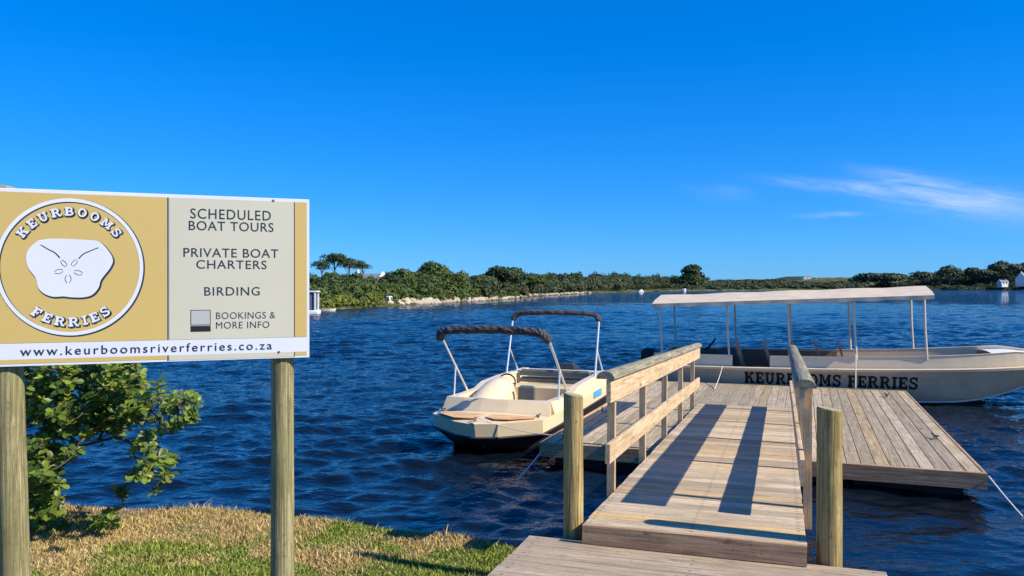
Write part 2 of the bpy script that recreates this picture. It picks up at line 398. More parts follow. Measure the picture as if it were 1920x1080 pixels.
M['leafA'] = leaf_mat('green_foliage', (.025, .048, .010), (.070, .108, .022), (.155, .185, .045))
M['leafB'] = leaf_mat('dark_foliage', (.016, .033, .009), (.040, .066, .018), (.085, .11, .034))
M['leafC'] = leaf_mat('grey_green_foliage', (.026, .042, .017), (.062, .083, .034), (.135, .15, .07))
M['leafD'] = leaf_mat('yellow_green_foliage', (.07, .09, .015), (.16, .19, .03), (.27, .27, .06), .5)
M['leafE'] = leaf_mat('far_foliage', (.03, .05, .022), (.055, .08, .035), (.10, .12, .055), .06, .5)
M['bark'] = plain('grey_bark', (.16, .13, .10), .9, .3)
LB = [(-75, 52), (-40, 62), (-18, 72), (-13.6, 92), (-9.5, 104), (-7.7, 113), (-1, 140), (5.0, 184), (25, 262), (50, 330), (72, 385), (110, 440), (190, 480)]   # left bank waterline
RB = [(190, 640), (250, 560), (295, 545), (335, 540), (420, 520), (600, 470)]
def along(poly, t):
    P = [Vector(p) for p in poly]; seg = [(P[i + 1] - P[i]).length for i in range(len(P) - 1)]; d = t * sum(seg)
    for i, s in enumerate(seg):
        if d <= s or i == len(seg) - 1: return P[i].lerp(P[i + 1], min(1, d / s)), (P[i + 1] - P[i]).normalized()
        d -= s
def bank(name, poly, prof, label, n=140):
    rows = []
    for i in range(n):
        p, t = along(poly, i / (n - 1)); nrm = Vector((-t.y, t.x)); j = random.uniform(-.4, .4)
        rows.append([(p.x + nrm.x * (o + j), p.y + nrm.y * (o + j), z * random.uniform(.85, 1.15)) for o, z in prof])
    m = MB(); m.loft(rows); tag(m.build(name, M['scrub'], smooth=True), label, 'bank', kind='structure')
LPROF = [(-2, -.6), (0, .02), (.3, .25), (3, .6), (10, 1.0), (28, 2.0), (60, 3.2), (110, 4.0), (160, -1)]
RPROF = [(-3, -.5), (0, .05), (3, .7), (15, 2), (45, 6), (110, 9), (200, 7), (260, -2)]
bank('left_far_bank', LB, LPROF, 'scrubby far bank on the left side of the river')
bank('right_far_bank', RB, RPROF, 'wooded far bank on the right side of the river')
def prof_z(prof, o): return float(np.interp(o, [p[0] for p in prof], [p[1] for p in prof]))
def hills():
    m = MB(); rows = []
    for i in range(60):
        x = -200 + i * 24; hgt = 5 + 15 * math.exp(-((x - 555) / 130) ** 2) + 5 * math.exp(-((x - 330) / 120) ** 2) + 2 * math.sin(i * 1.7) + 6 * math.exp(-((x - 130) / 120) ** 2)
        rows.append([(x, 1180, -1), (x, 1200, 1.5), (x, 1290, hgt * .35), (x, 1420, hgt * .8), (x, 1520, hgt), (x, 1750, -2)])
    m.loft(rows); tag(m.build('hills', M['hill'], smooth=True), 'low hazy hill behind the far end of the river', 'hill', kind='structure')
hills()
def leaf_cloud(blobs, n, size, g):
    """quads scattered on and just inside a set of ellipsoid lobes (centre, radii)"""
    C = np.array([b[0] for b in blobs], float); Rr = np.array([b[1] for b in blobs], float)
    wgt = Rr[:, 0] * Rr[:, 2]; k = g.choice(len(blobs), n, p=wgt / wgt.sum())
    d = g.normal(size=(n, 3)); d /= np.linalg.norm(d, axis=1)[:, None]; d[:, 2] = np.where(d[:, 2] < -.35, -d[:, 2], d[:, 2])
    r = g.uniform(.72, 1.06, n)[:, None] * (1 + .10 * np.sin(d[:, :1] * 7 + k[:, None]) * np.sin(d[:, 2:] * 6 + k[:, None]))
    p = C[k] + d * Rr[k] * r
    nr = d + g.normal(size=(n, 3)) * .38; nr /= np.linalg.norm(nr, axis=1)[:, None]
    a = np.cross(nr, g.normal(size=(n, 3))); a /= np.linalg.norm(a, axis=1)[:, None]; b = np.cross(nr, a)
    s = size * g.uniform(.55, 1.25, n)[:, None]; t = s * g.uniform(.5, .9, n)[:, None]
    v = np.stack([p - a * s, p - b * t, p + a * s, p + b * t], 1).reshape(-1, 3)
    return v, np.arange(n * 4).reshape(-1, 4)
def lobes(w, h, n, g, base=.35, style='dome'):
    out = []
    for i in range(n):
        q = g.uniform(0, 6.283); rr = math.sqrt(g.random()) * .34 * w
        if style == 'umbrella': zc = h * g.uniform(.70, .93); rz = h * .16; rx = w * g.uniform(.2, .32); rr *= 1.25
        elif style == 'spire': f = i / n; zc = h * (.22 + .7 * f); rr *= (1.1 - f); rx = w * (.30 - .17 * f) * g.uniform(.8, 1.2); rz = h * .13
        else: zc = h * (base + (.92 - base) * math.sqrt(max(0, 1 - (rr / (.42 * w)) ** 2)) * g.uniform(.45, .86)); rx = w * g.uniform(.17, .27); rz = h * g.uniform(.14, .22)
        out.append(((rr * math.cos(q), rr * math.sin(q), zc), (rx, rx, rz)))
    if style == 'dome': out.append(((0, 0, h * .5), (w * .36, w * .36, h * .36)))
    return out
def tree(name, label, pos, w, h, mat, style='dome', seed=0, n=1500, leaf=None, group=None, nl=13):
    g = np.random.default_rng(seed + 100); root = empty(name, pos); tag(root, label, 'tree', group)
    L = lobes(w, h, nl, g, style=style); leaf = leaf or max(.10, w * .035)
    v, f = leaf_cloud(L, n, leaf, g)
    obj('crown', np_mesh('crown', v, f, M[mat]), root)
    m = MB(); tw = max(.07, h * .028); top = h * (.82 if style != 'dome' else .6)
    m.tube([(0, 0, -.6), (w * .02, 0, h * .3), (-w * .02, w * .02, top)], [tw, tw * .8, tw * .35], 7)
    for c, r in L[:6]:
        z0 = c[2] * .55; m.tube([(0, 0, z0), (c[0] * .55, c[1] * .55, (z0 + c[2]) * .52), c], [tw * .5, tw * .35, tw * .15], 5)
    m.build('trunk', M['bark'], root); return root
# single trees one can tell apart: pixel column, row of the top, distance, width in pixels
def far_tree(label, px, top, dist, wpx, mat, base_z, style='dome', seed=0, n=1500, name='tree', group=None):
    p = at(px, top, dist); h = p.z - base_z; w = wpx / FPX * dist
    return tree(name, label, (p.x, p.y, base_z), w, h, mat, style, seed, n, group=group)
G1 = 'trees on the left far bank'; G2 = 'trees on the right far bank'
far_tree('tallest flat-topped tree on the skyline left of the white house roof', 628, 478, 165, 46, 'leafB', 2.4, 'umbrella', 1, 2200, 'umbrella_pine', G1)
far_tree('flat-topped tree at the left end of the skyline row beside the sign', 603, 491, 163, 36, 'leafB', 2.4, 'umbrella', 2, 1500, 'umbrella_pine', G1)
far_tree('flat-topped tree directly above the chimney of the white house', 655, 486, 172, 38, 'leafB', 2.5, 'umbrella', 3, 1600, 'umbrella_pine', G1)
far_tree('flat-topped tree at the right end of the skyline row behind the white house', 681, 491, 174, 34, 'leafB', 2.5, 'umbrella', 4, 1600, 'umbrella_pine', G1)
far_tree('tallest rounded tree on the left bank above the pale stone edge', 819, 485, 125, 78, 'leafA', .8, 'dome', 5, 2600, group=G1)
far_tree('broad green tree just right of the white house', 762, 503, 118, 92, 'leafA', .8, 'dome', 6, 2400, group=G1)
far_tree('leaning green tree on the right shoulder of the tallest left bank tree', 852, 507, 128, 66, 'leafA', .8, 'dome', 7, 1700, group=G1)
far_tree('dark domed tree standing above the middle of the left bank', 946, 497, 150, 86, 'leafB', .9, 'dome', 8, 2600, group=G1)
far_tree('low grey-green tree in the dip left of the dark domed tree', 899, 515, 140, 60, 'leafC', .9, 'dome', 9, 1500, group=G1)
far_tree('light green tree right of the dark domed tree', 1000, 512, 172, 58, 'leafA', 1, 'dome', 10, 1500, group=G1)
far_tree('small round tree right of the houseboat at the foot of the left bank', 615, 521, 92, 50, 'leafA', .6, 'dome', 11, 1500, group=G1)
far_tree('dark bush-like tree in front of the white house on the left bank', 650, 512, 110, 52, 'leafB', .7, 'dome', 12, 1500, group=G1)
far_tree('large spiky dark tree rising alone above the middle of the far shore', 1297, 496, 372, 84, 'leafB', 1, 'spire', 13, 2400, 'gum_tree', G1)
far_tree('short dark tree on the left foot of the large spiky tree', 1268, 514, 368, 26, 'leafB', 1, 'dome', 14, 900, group=G1)
far_tree('slanting dark tree on the right foot of the large spiky tree', 1318, 517, 378, 34, 'leafB', 1, 'dome', 15, 900, group=G1)
far_tree('broad low dark tree at the left end of the right bank', 1648, 511, 560, 110, 'leafE', 2, 'dome', 16, 2200, group=G2)
far_tree('small dark tree between the broad low tree and the flat-crowned tree', 1727, 507, 556, 52, 'leafE', 2, 'dome', 17, 1400, group=G2)
far_tree('flat-crowned dark tree in the middle of the right bank', 1780, 498, 556, 52, 'leafE', 3, 'dome', 18, 1600, group=G2)
far_tree('wide dark tree left of the tallest right bank tree', 1829, 500, 556, 66, 'leafE', 3, 'dome', 19, 1700, group=G2)
far_tree('tallest dark tree on the right bank above the white cottage', 1879, 486, 560, 62, 'leafE', 4, 'dome', 20, 2000, group=G2)
far_tree('dark tree at the right edge of the picture behind the cottage chimney', 1921, 489, 575, 44, 'leafE', 4, 'dome', 21, 1400, group=G2)
# the woods between them: nobody could count these crowns
def woodland(name, label, spots, mat, per, leaf, seed):
    g = np.random.default_rng(seed); V = []; F = []; n0 = 0
    for (x, y, z, w, h) in spots:
        B = [((x + g.normal() * w * .22, y + g.normal() * w * .22, z + h * g.uniform(.25, .72)), (w * g.uniform(.24, .4),) * 2 + (h * g.uniform(.2, .34),)) for _ in range(6)]
        v, f = leaf_cloud(B, per, leaf * g.uniform(.8, 1.25), g); V.append(v); F.append(f + n0); n0 += len(v)
    tag(obj(name, np_mesh(name, np.concatenate(V), np.concatenate(F), M[mat])), label, 'woodland', kind='stuff')
g0 = np.random.default_rng(21)
def bank_dist(poly, px):                      # distance of the waterline under a photo column
    best = None
    for i in range(401):
        p, t = along(poly, i / 400)
        if p.y > 1:
            d = abs(960 + p.x / p.y * FPX - px)
            if best is None or d < best[0]: best = (d, p.y)
    return best[1]
def wood_spots(poly, prof, skyline, x0, x1, n, back, frac, wpx, g):
    """crowns by photo column: tops reach a fraction of the height the skyline has there"""
    out = []; cols = np.linspace(x0, x1, 40); D = [bank_dist(poly, c) for c in cols]
    for _ in range(n):
        px = g.uniform(x0, x1); f = g.random(); d = float(np.interp(px, cols, D)) * (1 + back[0] + (back[1] - back[0]) * f)
        zb = prof_z(prof, min(30, d * (back[0] + (back[1] - back[0]) * f) * .5)) - .3
        top = at(px, float(np.interp(px, [q[0] for q in skyline], [q[1] for q in skyline])), d).z
        h = max(.8, (top - zb) * (frac[0] + (frac[1] - frac[0]) * (f * .7 + .3 * g.random())) * g.choice([.82, .95, 1.0, 1.0, 1.12]))
        w = g.uniform(*wpx) / FPX * d; out.append(((px - 960) / FPX * d, d, zb, w, h))
    return out
SKL = [(560, 516), (640, 513), (700, 523), (740, 515), (780, 508), (820, 500), (870, 518), (900, 517), (945, 506), (1000, 515), (1050, 516), (1150, 516), (1240, 520), (1275, 518), (1320, 523), (1345, 528), (1400, 524), (1450, 523), (1500, 526), (1560, 528), (1610, 531)]
SKR = [(1575, 533), (1600, 524), (1640, 517), (1680, 519), (1700, 523), (1740, 513), (1780, 506), (1830, 506), (1870, 498), (1925, 497), (2050, 495)]
SKL = [(x, y - 4 if x < 1260 else y - 1) for x, y in SKL]; SKR = [(x, y - 2) for x, y in SKR]
woodland('woodland', 'green thicket covering the left far bank', wood_spots(LB, LPROF, SKL, 500, 900, 210, (.03, .30), (.45, .95), (26, 54), g0), 'leafA', 480, .17, 31)
woodland('woodland', 'dark trees crowding the back of the left bank', wood_spots(LB, LPROF, SKL, 560, 1010, 120, (.16, .36), (.75, 1.0), (28, 56), g0), 'leafB', 480, .20, 32)
woodland('woodland', 'mixed scrub wood running along the middle of the left bank', wood_spots(LB, LPROF, SKL, 900, 1345, 300, (.008, .2), (.45, .98), (18, 40), g0), 'leafC', 420, .30, 33)
woodland('woodland', 'dark crowns among the scrub wood in the middle of the left bank', wood_spots(LB, LPROF, SKL, 880, 1345, 150, (.06, .24), (.6, 1.0), (16, 36), g0), 'leafB', 400, .30, 39)
woodland('woodland', 'low trees on the far shore behind the ferry canopy', wood_spots(LB, LPROF, SKL, 1330, 1620, 260, (.01, .3), (.35, 1.0), (10, 26), g0), 'leafC', 260, .5, 41)
woodland('shrubs', 'yellow-green shrubs at the waterline of the left bank', wood_spots(LB, LPROF, SKL, 540, 730, 90, (.006, .06), (.25, .5), (18, 36), g0), 'leafD', 300, .12, 34)
woodland('shrubs', 'low green shrubs behind the pale stone edging', wood_spots(LB, LPROF, SKL, 730, 1000, 130, (.02, .07), (.16, .34), (16, 32), g0), 'leafA', 300, .12, 40)
woodland('woodland', 'row of small trees along the crest of the left bank', wood_spots(LB, LPROF, [(x, y - 2.5) for x, y in SKL], 1030, 1260, 70, (.36, .5), (.9, 1.0), (8, 16), g0), 'leafB', 200, .42, 35)
woodland('woodland', 'dark forest covering the right far bank', wood_spots(RB, RPROF, SKR, 1585, 2040, 260, (.03, .15), (.4, 1.0), (22, 48), g0), 'leafE', 460, .62, 36)
woodland('woodland', 'green thicket on the left bank behind the sign', wood_spots(LB, LPROF, SKL, -900, 520, 330, (.02, .4), (.45, 1.0), (40, 95), g0), 'leafA', 300, .2, 43)
woodland('shrubs', 'low dark shrubs at the foot of the right bank', wood_spots(RB, RPROF, SKR, 1600, 2000, 150, (-.012, .02), (.12, .3), (14, 30), g0), 'leafE', 220, .4, 42)
woodland('woodland', 'distant strip of trees at the head of the river', [(u_ * d_, d_, 0 if d_ < 1290 else 4, g0.uniform(16, 34), g0.uniform(6, 11)) for u_, d_ in zip(g0.uniform(.22, .46, 330), g0.uniform(1000, 1420, 330))], 'leafE', 240, 1.1, 38)
# pale stone edge on the left bank
def revetment():
    root = empty('stone_revetment', (*along(LB, .28)[0], 0)); tag(root, 'long pale stone edging along the water of the left bank', 'stone wall'); o0 = root.location
    g = np.random.default_rng(8); V = []; F = []; n0 = 0
    cand = [along(LB, q / 3000) for q in range(3000)]; cand = sorted(((960 + p.x / p.y * FPX, p, d) for p, d in cand if p.y > 60), key=lambda q: q[0]); cpx = np.array([q[0] for q in cand])
    for i in range(1300):
        px = g.uniform(735, 1110)
        if px > 870 and g.random() < .45: continue
        _, p, d = cand[min(len(cand) - 1, int(np.searchsorted(cpx, px)))]
        row = g.random() * (1 if px < 880 else .55); s = g.uniform(.16, .34); nr = Vector((-d.y, d.x))
        c = np.array([p.x + nr.x * (.25 + .8 * row), p.y + nr.y * (.25 + .8 * row), .05 + row * .62]) - np.array(o0)
        b = np.array([(x, y, z) for z in (-1, 1) for y in (-1, 1) for x in (-1, 1)], float) * (1 + g.normal(size=(8, 3)) * .16) * s * np.array([1.2, .8, .6])
        a = g.uniform(0, 3.1); b = b @ np.array([[math.cos(a), math.sin(a), 0], [-math.sin(a), math.cos(a), 0], [0, 0, 1]])
        V.append(b + c); F.append(np.array([[0, 2, 3, 1], [4, 5, 7, 6], [0, 1, 5, 4], [2, 6, 7, 3], [0, 4, 6, 2], [1, 3, 7, 5]]) + n0); n0 += 8
    tag(obj('boulders', np_mesh('boulders', np.concatenate(V), np.concatenate(F), plain('pale_stone', (.40, .345, .27), .9, .35, .8)), root), kind='stuff')
revetment()
def make_block():
    p = at(726, 572, 92); p.z = .1; root = empty('concrete_block', p, (0, 0, R(-20))); tag(root, 'small white block at the left end of the pale stone edging', 'block')  # plain concrete block of two stacked boxes
    MB().box(-.55, .35, -.4, .4, -.3, .6).build('base', M['offwhite'], root); MB().box(-.3, .42, -.3, .45, .603, 1.0, .05).build('top', M['white'], root)
make_block()
M['roof'] = plain('grey_roof', (.20, .22, .25), .7, .12, 2); M['thatch'] = plain('brown_thatch', (.22, .17, .14), .9, .2, 2)
M['wallwhite'] = plain('white_wall', (.80, .79, .76), .8, .04); M['pane'] = plain('dark_glass', (.02, .025, .03), .15, .1)
def house(name, label, pos, rz, L, W, H, RH, roof='roof', gables=True, chim=True, wins=3, dorm=0):
    root = empty(name, pos, (0, 0, rz)); tag(root, label, 'house')
    MB().box(-L / 2, L / 2, -W / 2, W / 2, -1.5, H).build('wall', M['wallwhite'], root)
    e = .25; m = MB(); m.add([(-L / 2, -W / 2 - e, H - .05), (L / 2, -W / 2 - e, H - .05), (L / 2, W / 2 + e, H - .05), (-L / 2, W / 2 + e, H - .05), (-L / 2, 0, H + RH), (L / 2, 0, H + RH)],
        [[0, 1, 5, 4], [2, 3, 4, 5], [0, 4, 3], [1, 2, 5], [3, 2, 1, 0]])
    rf = m.build('roof', M[roof], root)
    if gables:
        for sx in (-1, 1):
            v = [(sx * L / 2, -W / 2 - .1, 0), (sx * L / 2, W / 2 + .1, 0), (sx * L / 2, W / 2 + .1, H), (sx * L / 2, 0, H + RH + .35), (sx * L / 2, -W / 2 - .1, H)]
            v2 = [(x + sx * .3, y, z) for x, y, z in v]
            MB().add(v + v2, [[0, 1, 2, 3, 4], [9, 8, 7, 6, 5]] + [[i, (i + 1) % 5, 5 + (i + 1) % 5, 5 + i] for i in range(5)]).build('gable', M['wallwhite'], root)
    if chim: MB().box(-L / 2 - .05, -L / 2 + .45, -.3, .3, H, H + RH + .8).build('chimney', M['wallwhite'], rf)
    for i in range(wins):
        x = -L / 2 + L * (i + .5) / wins
        fr = MB().box(x - .5, x + .5, -W / 2 - .04, -W / 2 + .02, H * .3, H * .85).build('window', M['wallwhite'], root); MB().box(x - .42, x + .42, -W / 2 - .06, -W / 2 - .042, H * .34, H * .81).build('pane', M['pane'], fr)
    for i in range(dorm):
        x = -L / 2 + L * (i + .6) / dorm
        v = [(x - .55, -W / 2 - .1, H - .1), (x + .55, -W / 2 - .1, H - .1), (x + .55, -W / 2 - .1, H + .5), (x, -W / 2 - .1, H + .95), (x - .55, -W / 2 - .1, H + .5)]
        v2 = [(a, b + 1.6, c) for a, b, c in v]
        MB().add(v + v2, [[0, 1, 2, 3, 4], [9, 8, 7, 6, 5]] + [[k, (k + 1) % 5, 5 + (k + 1) % 5, 5 + k] for k in range(5)]).build('dormer', M['wallwhite'], root)
    return root
p = at(692, 521, 150); house('cottage', 'white house with grey roof among the trees of the left bank', (p.x, p.y, p.z - 2.2), R(-14), 5.2, 4.2, 1.7, 1.3, 'roof', True, True, 3, 0)
p = at(1912, 533, 535); house('cottage', 'white gabled cottage with chimney at the right edge of the far shore', (p.x + 3, p.y, p.z), R(35), 9.5, 6.5, 3.6, 4.2, 'thatch', True, True, 3)
p = at(1880, 534, 530); house('outbuilding', 'low white outbuilding just left of the right bank cottage', (p.x, p.y, p.z), R(10), 4.6, 4, 2.0, 1.2, 'roof', True, False, 2)
p = at(1556, 533, 1150); house('villa', 'pale building with brown roof at the foot of the distant hill', (p.x, p.y, p.z), 0, 30, 12, 6, 4, 'thatch', False, False, 5)
p = at(1512, 526, 1400); house('villa', 'small white house halfway up the distant hill', (p.x, p.y, p.z), 0, 14, 10, 6, 2.5, 'roof', False, False, 3)
p = at(1350, 541, 700); house('boathouse', 'small white boathouse on the far shore left of the ferry canopy middle', (p.x, p.y, .2), 0, 6, 5, 3, 1.2, 'roof', False, False, 2)
p = at(1336, 537, 760); house('villa', 'low cream building right of the spiky tree on the far shore', (p.x, p.y, .5), 0, 14, 7, 4, 1.6, 'thatch', False, False, 4)
def far_boat(label, px, py, L, seed, cabin=True):
    p = on_water(px, py); root = empty('moored_boat', (p.x, p.y, 0), (0, 0, R(10 + 25 * seed))); tag(root, label, 'boat')
    rings = []
    for u, hb, k in ((-.5, .17, -.02), (-.2, .2, -.03), (.15, .19, -.03), (.4, .09, 0), (.5, .01, .08)):
        rings.append([(u * L, -hb * L, .14 * L), (u * L, -hb * .7 * L, k * L), (u * L, hb * .7 * L, k * L), (u * L, hb * L, .14 * L)])
    MB().loft(rings, True, True).build('hull', M['white'] if cabin else M['offwhite'], root)
    if cabin: MB().box(-.2 * L, .12 * L, -.13 * L, .13 * L, .141 * L, .30 * L, .03).build('cabin', M['white'], root)
    else: MB().box(-.42 * L, -.3 * L, -.12 * L, .12 * L, .141 * L, .24 * L, .02).build('engine_cover', M['canvas'], root)
far_boat('small pale dinghy floating by the right edge of the sign', 613, 583.5, 1.6, 0, False)
far_boat('tiny white boat moored left of the spiky tree', 1202, 547.5, 3.2, 1); far_boat('tiny white boat moored below the spiky tree', 1283, 546.2, 4.2, 2)
def houseboat():
    p = on_water(576, 588); root = empty('houseboat', (p.x, p.y, 0), (0, 0, R(4))); tag(root, 'white houseboat with a dark screened cabin, mostly hidden by the sign', 'houseboat')
    MB().box(-3.2, .95, -.9, .9, -.15, .28, .05).build('hull', M['white'], root)
    MB().box(-3.0, .72, -.75, .75, .281, 1.75).build('cabin', plain('mesh_screen', (.13, .14, .17), .6), root)
    for x in (-3.05, -1.2, .76):
        for y in (-.8, .8): MB().box(x - .05, x + .05, y - .05, y + .05, .281, 1.76).build('post', M['white'], root)
    MB().box(-3.2, .9, -.88, .88, 1.761, 1.86).build('roof', M['white'], root)
houseboat()

# ------------------------------------------------------------------ floating jetty, gangway, landing
JW, JD, JZ = 4.83, 6.9, .30
JET = empty('floating_jetty', (.34, 9.85, JZ), (0, 0, R(-20))); tag(JET, 'wide floating timber jetty of weathered grey planks', 'jetty')
JM = Matrix.Translation((.34, 9.85, JZ)) @ Matrix.Rotation(R(-20), 4, 'Z')
def jetty():
    npl = 33; pw = (JW - .08) / npl; me = MB().box(-pw / 2 + .003, pw / 2 - .003, .04, JD - .04, -.035, 0, .004).mesh('plank', M['deck'])
    for i in range(npl):
        obj('plank', me, JET, (.04 + pw * (i + .5), random.uniform(-.006, .006), random.uniform(-.004, .002)), (0, R(random.uniform(-.4, .4)), 0))
    def board(L, name='fascia_board'): return MB().box(0, L, -.019, .019, -.17, .004, .006).mesh(name, M['fascia'])
    obj('fascia_board', board(JW), JET, (0, .0195, 0)); obj('fascia_board', board(JW), JET, (0, JD - .0195, 0))
    b = board(JD - .082); obj('fascia_board', b, JET, (.0195, .041, 0), (0, 0, R(90))); obj('fascia_board', b, JET, (JW - .0195, .041, 0), (0, 0, R(90)))
    for i in range(4):
        for j in range(2):
            x0 = .16 + i * 1.14; y0 = .2 + j * 3.35
            MB().box(x0, x0 + 1.06, y0, y0 + 3.1, -.52, -.172, .03).build('float', M['black'], JET)
    for j in range(5):
        y = .12 + j * (JD - .24) / 4; MB().box(.045, JW - .045, y - .03, y + .03, -.168, -.042).build('joist', M['fascia'], JET)
    for (x, y) in ((JW - .22, 1.9), (JW - .42, 5.9), (.16, 2.6), (.2, .35)):
        c = MB(); c.tube([(0, -.03, 0), (0, -.03, .035)], .010, 6); c.tube([(0, .03, 0), (0, .03, .035)], .010, 6); c.tube([(0, -.1, .055), (0, -.03, .042), (0, .03, .042), (0, .1, .055)], .011, 6)
        c.build('cleat', M['steel'], JET, loc=(x, y, .002), rot=(0, 0, R(15)))
jetty()
GW, GL, SL = 1.42, 7.9, .0362
GANG = empty('gangway', (.474, 5.385, .62), (-math.atan(SL), 0, R(-18.6))); tag(GANG, 'sloping timber gangway with railings on both sides leading to the jetty', 'gangway')
def gangway():
    npl = 48; pw = (GL - .04) / npl; me = MB().box(0, GW, -pw / 2 + .003, pw / 2 - .003, -.03, 0, .003).mesh('plank', M['gang'])
    for i in range(npl):
        obj('plank', me, GANG, (random.uniform(-.004, .004), .04 + pw * (i + .5), random.uniform(-.0025, .0015)), (R(random.uniform(-.3, .3)), 0, 0))
    MB().box(0, GW, -.004, .034, -.128, -.001, .004).build('fascia_board', M['fascia'], GANG)
    def str_(x0, x1):                         # beams taper where the gangway slides onto the jetty
        pts = [(.09, -.031), (GL - .02, -.031), (GL - .02, -.034), (4.3, -.15), (.09, -.15)]; n = 5
        v = [(x0, y, z) for y, z in pts] + [(x1, y, z) for y, z in pts]
        return MB().add(v, [[0, 1, 2, 3, 4], [9, 8, 7, 6, 5]] + [[i, (i + 1) % n, n + (i + 1) % n, n + i] for i in range(n)])
    for x in (.012, GW / 2 - .025, GW - .062): str_(x, x + .05).build('stringer', M['fascia'], GANG)
    for side, sg, xo, ys, y0 in (('l', -1, -.004, (1.13, 2.67, 4.23, 5.8, 7.35), .76), ('r', 1, GW + .004, (1.05, 2.62, 4.2, 5.78, 7.35), .62)):
        xi = xo + sg * .06                    # posts stand outside the deck edge, boards on their inner face
        x0, x1 = min(xo, xi), max(xo, xi)
        me = MB().box(x0, x1, -.032, .032, -.15, .90).mesh('railing_post', M['railpost'])
        for y in ys: obj('railing_post', me, GANG, (0, y, 0))
        b0, b1 = (x1, x1 + .036) if sg < 0 else (x0 - .036, x0)
        MB().box(b0 + .001, b1, y0, GL - .02, .735, .915, .004).build('top_board', M['rail'], GANG)
        MB().box(b0 + .001, b1, y0 - (.0 if sg > 0 else .02), GL - .05, .275, .425, .004).build('mid_board', M['rail'], GANG)
        rings = []; cx = (b0 + b1 + x0 + x1) / 4 ; rr = .072
        for y in np.linspace(y0 - .01, GL, 14):
            jx, jz = random.uniform(-.003, .003), random.uniform(-.003, .003)
            rings.append([(cx + jx + rr * math.cos(a) * 1.0, y, .917 + jz * 0 + rr * .85 * max(0, math.sin(a)) ) for a in np.linspace(0, math.pi, 11)])
        MB().loft(rings, True, True).build('handrail', M['cap'], GANG)
gangway()
LAND = empty('landing_stage', (LAND_O.x, LAND_O.y, .488), (0, 0, -LAND_A)); tag(LAND, 'low timber landing step at the shore end of the gangway', 'landing')
def landing():
    W = 2.27; pw = .205
    for i in range(13):
        y1 = .03 - i * pw
        me = MB().box(0, W, -pw + .004, -.003, -.04, 0, .005).mesh('plank', M['land'])
        obj('plank', me, LAND, (random.uniform(-.012, .012), y1, random.uniform(-.003, .0)), (0, 0, R(random.uniform(-.15, .15))))
    for x in (.05, W / 2, W - .1): MB().box(x, x + .05, -2.6, .0, -.19, -.042).build('joist', M['fascia'], LAND)
    for x in (.12, W - .2):
        for y in (-.25, -2.3): MB().tube([(x + .05, y, -1.2), (x + .05, y, -.192)], .06, 10).build('support_post', M['pole'], LAND)
landing()
def round_post(label, x, y, r, z0, z1, lean=(0, 0), mat='pole', name='mooring_post', cat='post', cut=.02):
    root = empty(name, (x, y, z0)); tag(root, label, cat); h = z1 - z0; rings = []; n = 20
    for i in range(13):
        f = i / 12; rings.append([(lean[0] * f + (r * (1.03 - .06 * f) + random.uniform(-.0012, .0012)) * math.cos(2 * math.pi * k / n), lean[1] * f + r * (1.03 - .06 * f) * math.sin(2 * math.pi * k / n), h * f + (0 if i < 12 else -cut * (1 + math.cos(2 * math.pi * k / n)) * .5)) for k in range(n)])
    m = MB().loft(rings, True, False); b = len(m.v); top = rings[-1]
    MB2 = [(lean[0] + (x_ - lean[0]) * .93, lean[1] + (y_ - lean[1]) * .93, z_ + .006) for x_, y_, z_ in top]
    m.loft([top, MB2], True, False); pole = m.build('pole', M[mat], root, True)
    t = NT('end_grain'); v = t.coord('Object', (1, 1, .1), rand=True); w = t.n('ShaderNodeTexWave', wave_type='RINGS', rings_direction='Z'); w.inputs['Scale'].default_value = 22; w.inputs['Distortion'].default_value = 2.5
    t.l(v, w.inputs[0]); t.color(t.ramp(w.outputs[0], [(.2, (.30, .24, .13)), (.8, (.48, .41, .25))])); t.set(Roughness=.85)
    MB().add(MB2, [list(range(n))]).build('end_grain', t.m, root)
    return root
round_post('stout round post at the left foot of the gangway', .43, 5.60, .070, -.5, 1.47)
round_post('stout round post at the right foot of the gangway', 2.0, 5.04, .078, -.6, 1.455)

# ------------------------------------------------------------------ lettering
def text2d(s, spacing=1.0, offset=0.0):
    cu = bpy.data.curves.new('t', 'FONT'); cu.body = s; cu.size = 1; cu.space_character = spacing; cu.offset = offset; cu.resolution_u = 4
    o = bpy.data.objects.new('t', cu); COL.objects.link(o); dg = bpy.context.evaluated_depsgraph_get(); dg.update()
    me = bpy.data.meshes.new_from_object(o.evaluated_get(dg)); V = [Vector((v.co.x, v.co.y)) for v in me.vertices]; F = [list(p.vertices) for p in me.polygons]
    bpy.data.objects.remove(o); bpy.data.meshes.remove(me); bpy.data.curves.remove(cu); return V, F
def rect(x0, y0, x1, y1): return [(x0, y0), (x1, y0), (x1, y1), (x0, y1)]
def arc(cx, cy, rx, ry, th, a0, a1, n=12, tv=None):
    tv = tv or th * .8; out = []
    A = [R(a0 + (a1 - a0) * i / n) for i in range(n + 1)]
    for a, b in zip(A, A[1:]):
        out.append([(cx + (rx - th) * math.cos(a), cy + (ry - tv) * math.sin(a)), (cx + rx * math.cos(a), cy + ry * math.sin(a)), (cx + rx * math.cos(b), cy + ry * math.sin(b)), (cx + (rx - th) * math.cos(b), cy + (ry - tv) * math.sin(b))])
    return out
S_ = .19
